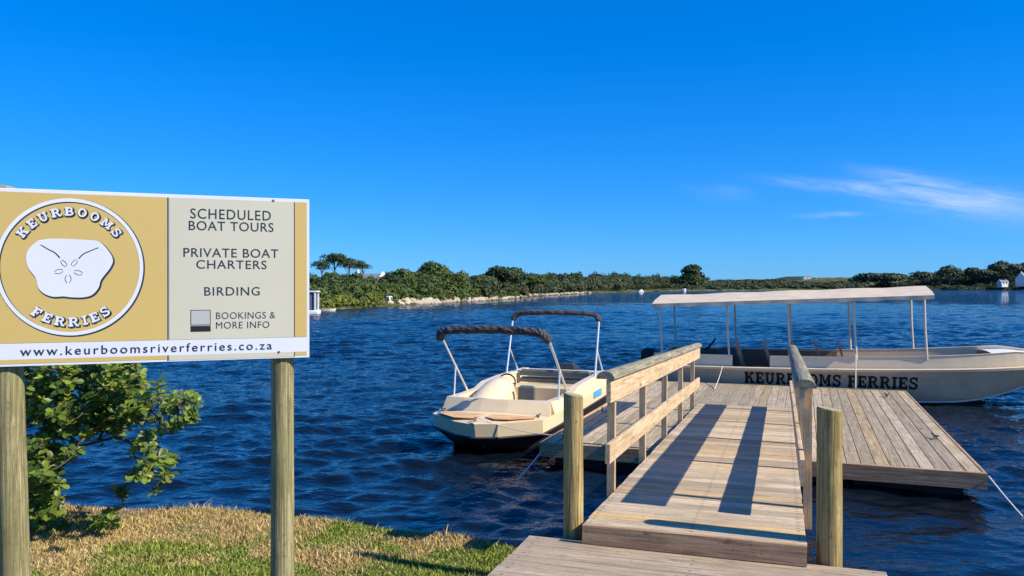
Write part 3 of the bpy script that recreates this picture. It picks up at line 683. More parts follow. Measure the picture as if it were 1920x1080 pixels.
GL_ = {   # slab-serif capitals: lists of layers, each a list of polygons; second number is the width
    'K': ([[rect(.08, 0, .36, 1)], [rect(0, 0, .43, S_), rect(0, 1 - S_, .43, 1), rect(.56, 1 - S_, .98, 1), rect(.58, 0, 1.02, S_)], [[(.33, .34), (.33, .58), (.66, .9), (.88, .9)]], [[(.44, .56), (.62, .68), (.94, .1), (.68, .1)]]], 1.02),
    'E': ([[rect(.08, 0, .36, 1)], [rect(0, 0, .82, S_), rect(0, 1 - S_, .82, 1), rect(.33, .43, .56, .57)], [rect(.68, .13, .82, .36), rect(.68, .66, .82, .87), rect(.5, .34, .6, .66)]], .84),
    'F': ([[rect(.08, 0, .36, 1)], [rect(0, 0, .46, S_), rect(0, 1 - S_, .80, 1), rect(.33, .42, .56, .56)], [rect(.66, .64, .80, .87), rect(.5, .33, .6, .65)]], .80),
    'U': ([[rect(.1, .36, .33, 1), rect(.66, .36, .86, 1)], [rect(0, 1 - S_, .43, 1), rect(.55, 1 - S_, .97, 1)], arc(.48, .37, .38, .39, .22, 180, 360)], .97),
    'R': ([[rect(.08, 0, .36, 1)], [rect(0, 0, .44, S_), rect(0, 1 - S_, .5, 1), rect(.33, .42, .5, .56), rect(.7, 0, 1.0, S_)], arc(.49, .71, .38, .29, .22, -90, 90), [[(.46, .46), (.68, .48), (.93, .05), (.70, .05)]]], 1.0),
    'B': ([[rect(.08, 0, .36, 1)], [rect(0, 0, .5, S_), rect(0, 1 - S_, .5, 1), rect(.33, .45, .5, .58)], arc(.49, .735, .34, .265, .21, -90, 90), arc(.49, .285, .42, .285, .22, -90, 90)], .92),
    'O': ([arc(.47, .5, .47, .52, .23, 0, 360, 28)], .94),
    'M': ([[rect(.1, 0, .28, 1), rect(.86, 0, 1.08, 1)], [rect(0, 0, .4, S_), rect(0, 1 - S_, .3, 1), rect(.74, 0, 1.18, S_), rect(.9, 1 - S_, 1.18, 1)], [[(.14, 1), (.38, 1), (.68, .22), (.52, .22)]], [[(.86, 1), (1.04, 1), (.68, .2), (.54, .2)]]], 1.18),
    'S': ([arc(.42, .735, .38, .285, .21, 15, 262, 16), arc(.42, .275, .40, .295, .22, -168, 82, 16), [rect(.66, .64, .79, 1), rect(.02, 0, .15, .38)], [[(.22, .52), (.40, .62), (.66, .50), (.46, .40)]]], .82),
    'I': ([[rect(.12, 0, .35, 1)], [rect(0, 0, .47, S_), rect(0, 1 - S_, .47, 1)]], .47)}
def slab_word(s, gap=.12, space=.5):
    """list of (character x, width, layers)"""
    x = 0; out = []
    for ch in s:
        if ch == ' ': x += space; continue
        ly, w = GL_[ch]; out.append((x, w, ly)); x += w + gap
    return out, x - gap

# ------------------------------------------------------------------ sign
SL0 = Vector((-2.58, 4.03)); SDIR = Vector((.9335, .3587)).normalized()
def sign_uv(px, py):                          # photo pixel -> metres on the sign face
    r = (px - 960) / FPX; u = (r * SL0.y - SL0.x) / (SDIR.x - r * SDIR.y); z = SL0.y + SDIR.y * u
    return u, (HOR + 1 - py) * z / FPX
SIGN = empty('sign_board', (SL0.x, SL0.y, EYE), (0, 0, math.atan2(SDIR.y, SDIR.x))); tag(SIGN, 'large yellow and cream ferry tour signboard on two poles', 'sign')
def face_mat(name, c): return plain(name, c, .38, .035, 1.5)
M['s_yellow'] = face_mat('sign_yellow', (.54, .40, .135)); M['s_cream'] = face_mat('sign_cream', (.53, .515, .415)); M['s_white'] = face_mat('sign_white', (.64, .67, .77))
def flat(name, polys, y, mat, th=.0012):
    """pieces of flat print: polygons (u, w) laid on the board at depth y towards the viewer"""
    m = MB()
    for P in polys:
        n = len(P); v = [(a, -y, b) for a, b in P]
        m.add(v, [list(range(n))])
    me = new_mesh(name, m.v, m.f, mat); o = obj(name, me, SIGN); return o
def sign():
    u0, u1, top, bot = -.13, 1.522, .497, -.405
    MB().box(u0, u1, 0, .018, bot, top, .002).build('backing_board', M['s_white'], SIGN)
    ux = .779; uy = 1.439; b = .014
    def R4(a, b_, c, d): return [(a, b_), (c, b_), (c, d), (a, d)]
    flat('yellow_panel', [R4(u0 + b, -.288, ux - .006, top - .018)], .0015, M['s_yellow'])
    flat('cream_panel', [R4(ux + .006, -.288, uy - .003, top - .018)], .0015, M['s_cream'])
    flat('yellow_stripe', [R4(uy + .003, -.288, u1 - b, top - .018)], .0015, M['s_yellow'])
    flat('yellow_strip', [R4(u0 + b, bot + .012, ux - .006, -.371)], .0015, M['s_yellow']); flat('cream_strip', [R4(ux + .006, bot + .006, uy - .003, -.371)], .0015, M['s_cream']); flat('yellow_strip', [R4(uy + .003, bot + .012, u1 - b, -.371)], .0015, M['s_yellow'])
    flat('panel_joint', [R4(ux - .0035, -.288, ux + .0035, top - .018), R4(ux - .0035, bot + .004, ux + .0035, -.371)], .0016, M['dkline'])
    flat('panel_joint', [R4(uy - .002, -.288, uy + .002, top - .018), R4(uy - .002, bot + .004, uy + .002, -.371)], .0016, M['dkline'])
    # ring
    cx, cz, rx, rz = .318, .101, .334, .349
    def ring(dx, dz, a, b_): return [[(cx + dx + (rx + q) * math.cos(t), cz + dz + (rz + q) * math.sin(t)) for q, t in ((a, t0), (b_, t0), (b_, t1), (a, t1))] for t0, t1 in [(2 * math.pi * i / 96, 2 * math.pi * (i + 1) / 96) for i in range(96)]]
    flat('ring_outline', ring(.004, -.004, -.014, .010), .0020, M['navy']); flat('ring', ring(0, 0, -.012, .006), .0026, M['s_white'])
    # lettering on the ring
    def arc_text(s, a_mid, rad, hgt, inward, step, name, gap):
        word, W = slab_word(s, gap); dk = []; wh = []
        for (x, w, ly) in word:
            ang = a_mid - (x + w / 2 - W / 2) * hgt * step / rad if not inward else a_mid + (x + w / 2 - W / 2) * hgt * step / rad
            ca, sa = math.cos(ang), math.sin(ang)
            for li, L in enumerate(ly):
                for P in L:
                    q = []; q2 = []
                    for (a, b_) in P:
                        lx = (a - w / 2) * hgt; lz = (b_ - .5) * hgt
                        tx, tz = (sa, -ca) if not inward else (-sa, ca); nx, nz = (ca, sa) if not inward else (-ca, -sa)
                        X = cx + ca * rad * (rx / rz) + tx * lx + nx * lz; Z = cz + sa * rad + tz * lx + nz * lz
                        q.append((X, Z)); q2.append((X + .0045, Z - .0045))
                    wh.append((li, q)); dk.append((li, q2, (a, b_)))
        m = MB(); m2 = MB()
        for li, q in wh: m.add([(a, -.0052 - li * .00018, b_) for a, b_ in q], [list(range(4))])
        for li, q, _ in dk:
            c = Vector((sum(p[0] for p in q) / 4, sum(p[1] for p in q) / 4)); qq = []
            for p in q: d = Vector(p) - c; qq.append(c + d * (1 + .005 / max(d.length, .004)))
            m2.add([(a, -.0030 - li * .00018, b_) for a, b_ in qq], [list(range(4))])
        obj('lettering', new_mesh('lettering', m.v, m.f, M['s_white']), SIGN); obj('lettering_outline', new_mesh('lettering_outline', m2.v, m2.f, M['navy']), SIGN)
    arc_text('KEURBOOMS', R(91.5), .287, .044, False, 1.0, 'top', .5); arc_text('FERRIES', R(270), .285, .048, True, 1.0, 'bottom', .38)
    # shell emblem
    def Z8(x, y): return sign_uv(x / 3, y / 3 + 340)
    pts = [(215, 335), (300, 325), (480, 332), (555, 342), (600, 380), (635, 440), (620, 490), (570, 555), (555, 600), (520, 640), (470, 655), (400, 655), (355, 650), (300, 652), (250, 635), (215, 600), (200, 545), (160, 490), (147, 430), (165, 380)]
    P = [Vector((*Z8(*q), 0)) for q in pts]; cl = bez(P + [P[0]], 6)[:-1]; c = sum(cl, Vector()) / len(cl)
    def grow(d, dx=0, dz=0): return [(p.x + (p - c).normalized().x * d + dx, p.y + (p - c).normalized().y * d + dz) for p in cl]
    flat('emblem_outline', [grow(.004, .005, -.006)], .0022, M['navy']); flat('emblem', [grow(0)], .0028, M['s_white'])
    def stroke(pl, w0, w1=None):
        pl = [Vector((*Z8(*q), 0)) for q in pl]; pl = bez(pl, 5); out = []; w1 = w1 or w0
        for i in range(len(pl) - 1):
            t = (pl[i + 1] - pl[i]).normalized(); nn = Vector((-t.y, t.x, 0)); f = i / (len(pl) - 1); f2 = (i + 1) / (len(pl) - 1); wa = w0 + (w1 - w0) * f; wb = w0 + (w1 - w0) * f2
            out.append([((pl[i] + nn * wa).x, (pl[i] + nn * wa).y), ((pl[i] - nn * wa).x, (pl[i] - nn * wa).y), ((pl[i + 1] - nn * wb).x, (pl[i + 1] - nn * wb).y), ((pl[i + 1] + nn * wb).x, (pl[i + 1] + nn * wb).y)])
        return out
    for ln in (stroke([(230, 360), (275, 387), (310, 405), (338, 434)], .0022, .003), stroke([(555, 376), (505, 396), (470, 412), (443, 438)], .0022, .003)): flat('emblem_line', ln, .0036, M['navy'])
    for (x, y, an, l, w) in ((360, 465, 48, 27, 11), (419, 462, -48, 27, 11), (332, 510, -12, 30, 12), (441, 517, 14, 30, 12), (384, 552, 90, 28, 17)):
        ca, sa = math.cos(R(an)), math.sin(R(an))
        for sg in (-1, 1):
            flat('petal_line', stroke([(x + ca * a * l - sa * sg * w * (1 - a * a), y + sa * a * l + ca * sg * w * (1 - a * a)) for a in (-.8, -.4, 0, .4, .8)], .0014), .0036, M['navy'])
    # plain lettering
    def line(s, x0, x1, y0, y1, zx, spacing, off=.006):
        """fit a line of text between photo columns x0..x1 (top y0, baseline y1 in the middle)"""
        V, F = text2d(s, spacing, off); a = min(v.x for v in V); b_ = max(v.x for v in V); cap = max(v.y for v in V if True)
        ua = sign_uv(x0, y0)[0]; ub = sign_uv(x1, y0)[0]; xm = (x0 + x1) / 2; wt = sign_uv(xm, y0)[1]; wb = sign_uv(xm, y1)[1]
        H = text_cap if s.islower() is False else cap
        m = MB(); m.v = [Vector((ua + (v.x - a) / (b_ - a) * (ub - ua), -.0024, wb + v.y / cap * (wt - wb))) for v in V]; m.f = F
        cx_ = [sum(m.v[i].x for i in q) / len(q) for q in F]; iv = sorted((min(m.v[i].x for i in q), max(m.v[i].x for i in q)) for q in F); gaps = []; e = iv[0][1]
        for q0, q1 in iv[1:]:
            if q0 > e: gaps.append((q0 - e, (q0 + e) / 2))
            e = max(e, q1)
        cuts = sorted(g_[1] for g_ in sorted(gaps)[::-1][:s.count(' ')])      # one part for each word
        for k in range(len(cuts) + 1):
            fs = [q for q, c_ in zip(F, cx_) if sum(c_ > z for z in cuts) == k]; ids = sorted({i for q in fs for i in q}); mp = {i: n_ for n_, i in enumerate(ids)}
            obj('lettering', new_mesh('lettering', [m.v[i] for i in ids], [[mp[i] for i in q] for q in fs], M['navy']), SIGN)
    text_cap = .7
    line('SCHEDULED', 357, 508, 394, 412.5, 0, 1.12); line('BOAT TOURS', 354, 513, 417, 434, 0, 1.08)
    line('PRIVATE BOAT', 344, 522, 467, 483.5, 0, 1.08); line('CHARTERS', 368, 500, 489, 505, 0, 1.1); line('BIRDING', 383, 487, 539, 555, 0, 1.12)
    line('BOOKINGS &', 405, 516, 586, 598.5, 0, 1.08, 0); line('MORE INFO', 405, 505, 604, 616.5, 0, 1.08, 0)
    line('www.keurboomsriverferries.co.za', 38, 510, 646, 662, 0, 1.28, .004)
    # blank code panel and its dark bar
    a0, t0 = sign_uv(357, 582); a1, b1 = sign_uv(395, 611); t0 = sign_uv(376, 582)[1]; b1 = sign_uv(376, 611)[1]; b2 = sign_uv(376, 623)[1]
    flat('code_frame', [R4(a0, b1, a1, t0)], .0020, M['navy']); flat('code_panel', [R4(a0 + .004, b1 + .004, a1 - .004, t0 - .004)], .0026, face_mat('code_grey', (.42, .43, .44))); flat('caption_bar', [R4(a0, b2, a1, b1 - .003)], .0020, M['blacktext'])
    for (x, y) in ((513, 377), (523, 661)):
        a, b_ = sign_uv(x, y); MB().tube([(a, -.006, b_), (a, .001, b_)], .006, 8).build('bolt', M['steel'], SIGN)
sign()
def sign_posts():
    rp = sign_uv(532, 600)[0]; q = SL0 + SDIR * rp + Vector((-SDIR.y, SDIR.x)) * .085
    round_post('grey-green round pole under the right end of the signboard', q.x, q.y, .064, -.1, EYE + .40, (.0, 0), 'signpole', 'sign_post', 'post')
    lp = sign_uv(16, 600)[0]; q = SL0 + SDIR * lp + Vector((-SDIR.y, SDIR.x)) * .088
    round_post('thicker leaning round pole under the left end of the signboard', q.x + .035, q.y, .070, -.1, EYE + .525, (-.085, 0), 'signpole', 'sign_post', 'post')
sign_posts()

# ------------------------------------------------------------------ ferry
FR = Matrix.Rotation(R(-20), 4, 'Z'); FO = JM @ Vector((JW, JD + .30, -JZ))
FER = empty('ferry', FO, (0, 0, R(-20))); tag(FER, 'long cream river ferry with a pale canopy moored behind the jetty', 'boat')
def hull_mat():
    t = NT('ferry_hull'); v = t.coord('Object'); f = t.noise(v, 2.5, 6, .65, .5); s = t.noise(t.coord('Object', (1, 1, 3)), 6, 5, .7)
    c = t.ramp(f, [(.3, (.54, .41, .26)), (.7, (.70, .55, .36))]); c = t.mix(t.rngmap(s, .5, .72, 0, .4), c, (.33, .30, .26)); t.color(c); t.set(Roughness=.35); return t.m
M['fhull'] = hull_mat()
def ferry():
    B = 1.1
    U = [-4.75, -3, -1, 0, .5, 1.0, 1.5, 2.0, 2.5, 3.0, 3.4]
    HB = [1.08, 1.1, 1.1, 1.1, 1.1, 1.09, 1.05, .97, .84, .62, .30]; SH = [.60, .60, .63, .66, .68, .70, .73, .77, .80, .83, .86]
    CH = [.90, .92, .92, .91, .90, .87, .80, .68, .52, .33, .12]; CZ = [.04, .04, .04, .04, .05, .08, .18, .38, .56, .69, .79]; KZ = [-.22, -.24, -.24, -.23, -.2, -.12, .03, .31, .52, .67, .78]
    def itp(u, A): return sum(float(np.interp(u + q * .09, U, A)) for q in (-3, -2, -1, 0, 1, 2, 3)) / 7
    us = [-4.75 + 8.1 * i / 72 for i in range(73)]
    rings = []
    for u in us:
        h, s, ch, cz, kz = (itp(u, a) for a in (HB, SH, CH, CZ, KZ)); r = []
        for sg in (-1, 1):
            side = [(u, B + sg * h, s), (u, B + sg * (ch + (h - ch) * .62), cz + (s - cz) * .55), (u, B + sg * (ch + (h - ch) * .18), cz + (s - cz) * .12), (u, B + sg * ch, cz)]
            r.append(side)
        rings.append(r[0] + [(u, B, kz)] + r[1][::-1])
    m = MB().loft(rings); m.f.append(list(range(9)));  hull = m.build('hull', M['fhull'], FER, True)
    for sg in (-1, 1):                        # rub rail, chine rail
        m = MB(); rr = []
        for u in us:
            h, s = itp(u, HB), itp(u, SH); y = B + sg * h
            rr.append([(u, y - sg * .02, s - .05), (u, y + sg * .035, s - .045), (u, y + sg * .04, s), (u, y - sg * .04, s + .012)])
        m.loft(rr, True, True).build('rub_rail', M['fcream'], FER)
        m = MB(); m.tube([(u, B + sg * (itp(u, CH) + .008), itp(u, CZ)) for u in us[10:70]], .016, 6).build('chine_rail', M['offwhite'], hull)
    # coamings
    def coam(sg, ua, ub, name='coaming'):
        rr = []; n = max(2, int((ub - ua) / .16))
        for i in range(n + 1):
            u = ua + (ub - ua) * i / n; h, s = itp(u, HB) - .07, itp(u, SH); top = s + .235 + .02 * max(0, u) - max(0, u - 1.9) * .2
            y = B + sg * h
            rr.append([(u, y, s + .004), (u, y - sg * .03, top - .025), (u, y - sg * .022, top), (u, y - sg * .10, top), (u, y - sg * .095, top - .025), (u, y - sg * .115, s - .03)])
        MB().loft(rr, True, True).build(name, M['fcream'], FER)
    coam(-1, -4.7, -3.12); coam(-1, -2.40, 2.35); coam(1, -4.7, 2.35)
    MB().box(-3.118, -2.402, .10, .20, .40, .605).build('gate_sill', M['fcream'], FER)
    fl = [(u, itp(u, CH) - .06) for u in us if u < .75]
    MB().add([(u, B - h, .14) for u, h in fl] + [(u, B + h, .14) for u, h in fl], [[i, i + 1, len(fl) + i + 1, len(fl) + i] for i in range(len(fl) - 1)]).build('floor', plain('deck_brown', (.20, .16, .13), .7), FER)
    for sg in (-1, 1):                        # inner lining between floor and coaming
        lr = [[(u, B + sg * (itp(u, HB) - .18), itp(u, SH) - .02), (u, B + sg * (itp(u, HB) - .20), itp(u, SH) - .02), (u, B + sg * (itp(u, CH) - .10), max(.14, itp(u, CZ) + .1)), (u, B + sg * (itp(u, CH) - .08), max(.14, itp(u, CZ) + .1))] for u in us if u < 1.7]
        MB().loft(lr, True, True).build('inner_lining', M['fcream'], FER)
    tr = MB().box(-4.74, -4.66, .16, 2.04, .10, .78, .01).build('transom', M['fcream'], FER)
    fd = [u for u in us if u > 1.5]; rr = []
    for u in fd:
        h = max(.02, itp(u, HB) - .17); s = itp(u, SH) + .20 - max(0, u - 1.9) * .16
        rr.append([(u, B - h, s), (u, B - h * .5, s + .03), (u, B, s + .04), (u, B + h * .5, s + .03), (u, B + h, s)])
    MB().loft(rr).build('foredeck', M['white'], FER, True)
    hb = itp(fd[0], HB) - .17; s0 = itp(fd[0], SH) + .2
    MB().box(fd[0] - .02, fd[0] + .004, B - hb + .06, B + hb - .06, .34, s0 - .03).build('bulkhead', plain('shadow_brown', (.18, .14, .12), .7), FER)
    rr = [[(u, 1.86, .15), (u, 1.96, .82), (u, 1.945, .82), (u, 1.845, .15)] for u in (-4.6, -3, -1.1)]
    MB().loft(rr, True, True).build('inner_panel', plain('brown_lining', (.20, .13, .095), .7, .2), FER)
    # benches with slanted varnished backs, steering console, engine
    for i, u in enumerate((-2.95, -2.4, -1.86, -1.42, -.98)):
        b = MB().box(u - .42, u - .08, .55, 1.95, .13, .48, .02).build('bench', plain('bench_brown', (.24, .17, .13), .6) if i == 0 else bpy.data.materials['bench_brown'], FER)
        x = u; MB().add([(x + .02, .40, .46), (x + .05, .40, .46), (x + .05, 1.0, .46), (x + .02, 1.0, .46), (x - .16, .40, 1.12), (x - .13, .40, 1.12), (x - .13, 1.0, 1.12), (x - .16, 1.0, 1.12)],
            [[0, 1, 2, 3], [7, 6, 5, 4], [0, 4, 5, 1], [1, 5, 6, 2], [2, 6, 7, 3], [3, 7, 4, 0]]).build('seat_back', M['brownwood'], b)
    c = MB().box(-3.95, -3.55, .5, 1.1, .13, .86, .03).build('console', M['canvas'], FER)
    w = MB(); cc = Vector((-3.62, .8, .98)); nn = [(cc + Vector((.10 * math.sin(t), .17 * math.cos(t), .14 * math.sin(t)))) for t in np.linspace(0, 2 * math.pi, 17)]
    w.tube(nn, .014, 6); w.tube([nn[0], nn[8]], .012, 6); w.tube([cc, cc - Vector((.16, 0, -.0)) + Vector((0, 0, -.13))], .02, 6); w.build('steering_wheel', M['black'], c)
    MB().box(-3.42, -3.12, .9, 1.5, .13, .92, .02).build('locker', M['seatgrey'], FER)
    e = MB().box(-5.12, -4.80, .85, 1.3, .5, .86, .07).build('outboard', M['black'], FER); MB().box(-5.02, -4.9, 1.0, 1.14, -.4, .549).build('outboard_leg', M['black'], e)
    # canopy
    u0, u1 = -4.72, .50; near, far = -.03, 2.2; Lr = []
    legs = [-4.58, -3.23, -2.06, -.866, .344]
    def ez(u): return 1.86 + .20 * (u - u0) / (u1 - u0)
    NU = 60
    for i in range(NU + 1):
        u = u0 + (u1 - u0) * i / NU; z = ez(u); dd = min(abs(u - q) for q in legs); sag = .018 * min(1, dd / .6) ** 1.5
        drop = .078 + .03 * math.sin(u * 9) * .3 - .5 * sag
        Lr.append([(u, near + .004 * math.sin(u * 13), z - drop), (u, near, z), (u, near + .32, z + .072 - sag * .5), (u, B, z + .175 - sag), (u, far - .32, z + .072 - sag * .5), (u, far, z), (u, far - .012 * math.sin(u * 11), z - drop)])
    t = NT('canopy_cloth'); f = t.noise(t.coord('Object', (2, 3, 3)), 2.2, 5, .6); t.color(t.ramp(f, [(.3, (.54, .45, .33)), (.7, (.68, .58, .44))])); t.set(Roughness=.85); t.b.inputs['Specular IOR Level'].default_value = .2
    m = MB().loft(Lr); can = m.build('canopy', t.m, FER, False)
    md = can.modifiers.new('cloth thickness', 'SOLIDIFY'); md.thickness = .006
    for q in legs:
        for (v, dv) in ((.10, 0), (2.08, 0)):
            zt = ez(q) + (.03 if 1 else 0); zb = itp(q, SH) + .18
            leg = MB().tube([(q + .05, v, zb), (q + .015, v, (zb + zt) / 2), (q, v, zt - .01)], .021, 8).build('canopy_leg', M['whitetube'], FER)
        a = [(q, .10, ez(q) + .0), (q, .4, ez(q) + .055), (q, B, ez(q) + .13), (q, 1.78, ez(q) + .055), (q, 2.08, ez(q) + .0)]
        MB().tube(a, .018, 6).build('canopy_hoop', M['whitetube'], FER)
    # name along the side
    word, W = slab_word('KEURBOOMS FERRIES', .13, .55); ua, ub = -2.88, .235; k = (ub - ua) / W; hgt = .235; z0 = .285
    def side(u, z):
        h, s, ch, cz = (itp(u, a) for a in (HB, SH, CH, CZ)); f = (z - cz) / (s - cz)
        return B - (ch + (h - ch) * float(np.interp(f, [0, .12, .55, 1], [0, .18, .62, 1])))
    for x, w_, ly in word:                    # each painted letter is a part
        m = MB()
        for li, L in enumerate(ly):
            for P in L: m.add([(ua + (x + a) * k, side(ua + (x + a) * k, z0 + b * hgt) - .007 - li * .0012, z0 + b * hgt) for a, b in P], [list(range(4))])
        obj('letter', new_mesh('letter', m.v, m.f, M['blacktext']), FER)
ferry()

# ------------------------------------------------------------------ small day boat
BO = JM @ Vector((-.97, .16, -JZ))
BOAT = empty('day_boat', BO, (0, 0, R(-20))); tag(BOAT, 'small cream open motorboat with two folded canopy frames beside the jetty', 'boat')
def day_boat():
    Y = [0, .12, .5, 1.1, 2.2, 3.4, 4.3]; HB = [.03, .30, .80, .86, .87, .87, .85]; SH = [.44, .44, .46, .49, .52, .54, .54]
    def itp(y, A): return float(np.interp(y, Y, A))
    ys = [0, .12, .3, .5, .8, 1.1, 1.6, 2.2, 2.8, 3.4, 4.3]
    # topsides: cream band down to the knuckle, tunnel bottom below, its shade painted in dark
    band = []; bot = []
    for y in ys:
        h, s = itp(y, HB), itp(y, SH); kn = s - .19; f = max(0, 1 - y / 1.0); yk = y + .05 * f
        band.append([(-h, y, s), (-h * .99, yk, kn), (h * .99, yk, kn), (h, y, s)])
        rise = .16 * f; ib = h * (.80 - .25 * f)
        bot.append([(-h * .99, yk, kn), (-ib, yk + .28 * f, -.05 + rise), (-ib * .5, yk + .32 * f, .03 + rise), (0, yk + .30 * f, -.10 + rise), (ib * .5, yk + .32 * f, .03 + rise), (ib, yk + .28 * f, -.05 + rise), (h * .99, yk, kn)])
    m = MB(); n = len(ys)
    for i in range(n - 1):
        for a, b in ((0, 1), (2, 3)): m.add([band[i][a], band[i][b], band[i + 1][b], band[i + 1][a]], [[0, 1, 2, 3]])
    m.add(band[0], [[0, 1, 2, 3]]); m.add([band[-1][k] for k in range(4)], [[0, 1, 2, 3]])
    hull = m.build('hull', M['cream'], BOAT)
    MB().loft(bot).build('hull_bottom', M['shade_outboard'], BOAT)
    rb = MB()
    for sg in (-1, 1): rb.tube([(sg * (itp(y, HB) + .004), y + .05 * max(0, 1 - y), itp(y, SH) - .19) for y in ys], .018, 6)
    rb.build('rub_strip', M['black'], hull)
    # foredeck
    dk = MB(); rows = []
    for y in (0, .12, .3, .5, .72): h = itp(y, HB); s = itp(y, SH); rows.append([(-h, y, s), (-h * .5, y, s + .012), (0, y, s + .018), (h * .5, y, s + .012), (h, y, s)])
    dk.loft(rows); deck = dk.build('foredeck', M['cream'], BOAT)
    def pad(poly): return MB().prism(poly, .478, .488)
    pad([(-.70, .46), (-.34, .17), (-.04, .19), (-.10, .36), (-.02, .56), (-.66, .60)]).build('nonslip_pad', M['tan'], deck); pad([(.05, .34), (.22, .22), (.40, .26), (.70, .50), (.66, .60), (.08, .56)]).build('nonslip_pad', M['tan'], deck)
    rg = MB(); rg.tube([(0, .07, .45), (0, .07, .50), (0, .12, .51), (0, .14, .45)], .009, 6); rg.build('bow_eye', M['steel'], deck)
    # front coaming, side coamings
    def strip(name, rings): return MB().loft(rings, True, True).build(name, M['cream'], BOAT)
    strip('front_coaming', [[(x, .70 + .10 * (abs(x) / .8) ** 2, .46), (x * .97, .84 + .08 * (abs(x) / .8) ** 2, .645), (x * .96, .93 + .08 * (abs(x) / .8) ** 2, .645), (x * .96, .95 + .08 * (abs(x) / .8) ** 2, .20)] for x in (-.80, -.5, -.2, .2, .5, .80)])
    for sg in (-1, 1):
        rr = []
        for y, z in ((.92, .64), (1.5, .63), (2.0, .64), (2.3, .71), (3.0, .735), (4.28, .74)):
            h = itp(y, HB); rr.append([(sg * (h - .005), y, itp(y, SH) - .01), (sg * (h - .06), y, z), (sg * (h - .17), y, z), (sg * (h - .19), y, .16)])
        strip('side_coaming', rr)
    MB().box(-.68, .68, .96, 4.2, .12, .15).build('floor', plain('boat_floor', (.52, .42, .30), .7), BOAT)
    MB().box(-.69, .69, 4.18, 4.29, .1, .73, .02).build('transom', M['cream'], BOAT)
    # helm fairing on the outboard side, seats
    cs = []
    for y, z, w in ((1.0, .50, .22), (1.15, .62, .25), (1.45, .74, .27), (1.8, .82, .27), (2.05, .83, .25), (2.15, .72, .22)):
        cs.append([(-.36 + w * math.cos(a), y, .16 + (z - .16) * max(0, math.sin(a)) ** .45) for a in np.linspace(0, math.pi, 11)])
    MB().loft(cs, True, True).build('helm_fairing', M['cream'], BOAT, True)
    MB().box(-.02, .25, 1.35, 1.85, .151, .52, .05).build('seat_base', M['cream'], BOAT); MB().box(-.03, .22, 1.86, 1.95, .151, .72, .03).build('seat_back', M['seatgrey'], BOAT)
    MB().box(.28, .64, 1.3, 1.9, .151, .42, .04).build('seat_cushion', M['tan'], BOAT)
    MB().box(-.64, .64, 3.2, 3.65, .151, .55, .03).build('rear_bench', M['cream'], BOAT)
    for z0, z1 in ((.56, .65), (.67, .78)): MB().box(-.62, .62, 3.62, 3.72, z0, z1, .03).build('bench_backrest', M['seatgrey'], BOAT)
    for sg in (-1, 1):
        c = MB(); c.tube([(0, -.025, 0), (0, -.025, .03)], .008, 6); c.tube([(0, .025, 0), (0, .025, .03)], .008, 6); c.tube([(0, -.08, .04), (0, 0, .036), (0, .08, .04)], .009, 6)
        c.build('cleat', M['steel'], BOAT, loc=(sg * .70, .62, .468))
    w = MB(); cc = Vector((-.36, 2.24, .70)); w.tube([cc + Vector((.15 * math.cos(q), .05 * math.sin(q), .14 * math.sin(q))) for q in np.linspace(0, 2 * math.pi, 17)], .013, 6); w.tube([cc + Vector((-.15, 0, 0)), cc + Vector((.15, 0, 0))], .011, 6); w.tube([cc, cc + Vector((0, -.14, -.02))], .018, 6); w.build('steering_wheel', M['black'], BOAT)
    # outboard
    e = MB().box(-.16, .16, 4.36, 4.72, .45, .82, .08).build('outboard', M['shade_outboard'], BOAT); MB().box(-.05, .05, 4.42, 4.56, -.3, .499).build('outboard_leg', M['shade_outboard'], e)
    # canopy frames
    def frame(yb, zb, yt, zt, w, ys_, zs, part, wr):
        root = None
        pts = [(-w, yb, zb), (-w * .995, yb + (yt - yb) * .85, zb + (zt - zb) * .86), (-w * .96, yt - (yt - yb) * .03, zt - .05), (-w * .86, yt, zt)] + [(x * w, yt, zt + .03 * (1 - x * x)) for x in (-.5, 0, .5)] + [(w * .86, yt, zt), (w * .96, yt - (yt - yb) * .03, zt - .05), (w * .995, yb + (yt - yb) * .85, zb + (zt - zb) * .86), (w, yb, zb)]
        fr = MB().tube(pts, .017, 8).build('canopy_frame', M['metal'], BOAT)
        g = np.random.default_rng(int(yb * 10)); cp = bez([pts[1]] + pts[2:9] + [pts[9]], 7); cp = cp[2:-2]
        md = MB(); n = 12; rings = []
        for i, p in enumerate(cp):
            t = (cp[min(i + 1, len(cp) - 1)] - cp[max(0, i - 1)]).normalized(); a = t.cross(Vector((0, 1, 0))).normalized(); b = t.cross(a)
            r0 = wr * (.72 if i in (0, len(cp) - 1) else 1)
            rings.append([p + (a * math.cos(q) * 1.0 + b * math.sin(q) * 1.25) * r0 * (1 + g.uniform(-.16, .16)) for q in np.linspace(0, 2 * math.pi, n, False)])
        md.loft(rings, True, True).build('folded_canvas', M['canvas'], fr)
        for sg in (-1, 1):
            f = .42; s = (sg * w, yb + (yt - yb) * f, zb + (zt - zb) * f)
            MB().tube([s, (sg * w, ys_, zs)], .013, 7).build('strut', M['metal'], fr)
        return fr
    frame(1.72, .63, .66, 1.60, .80, 1.22, .63, 'f', .058); frame(3.38, .735, 3.72, 1.74, .78, 3.95, .74, 'r', .045)
    # registration and sticker on the side facing the jetty
    h = itp(3.4, HB); MB().add([(h + .006, 2.95, .42), (h + .006, 3.45, .42), (h + .006, 3.45, .535), (h + .006, 2.95, .535)], [[0, 1, 2, 3]]).build('sticker', M['blue'], hull)
    fd = MB(); fd.tube([(.93, 1.3, .10), (.93, 1.3, .15), (.93, 1.3, .40), (.93, 1.3, .45)], [.02, .05, .05, .015], 10); 
day_boat()

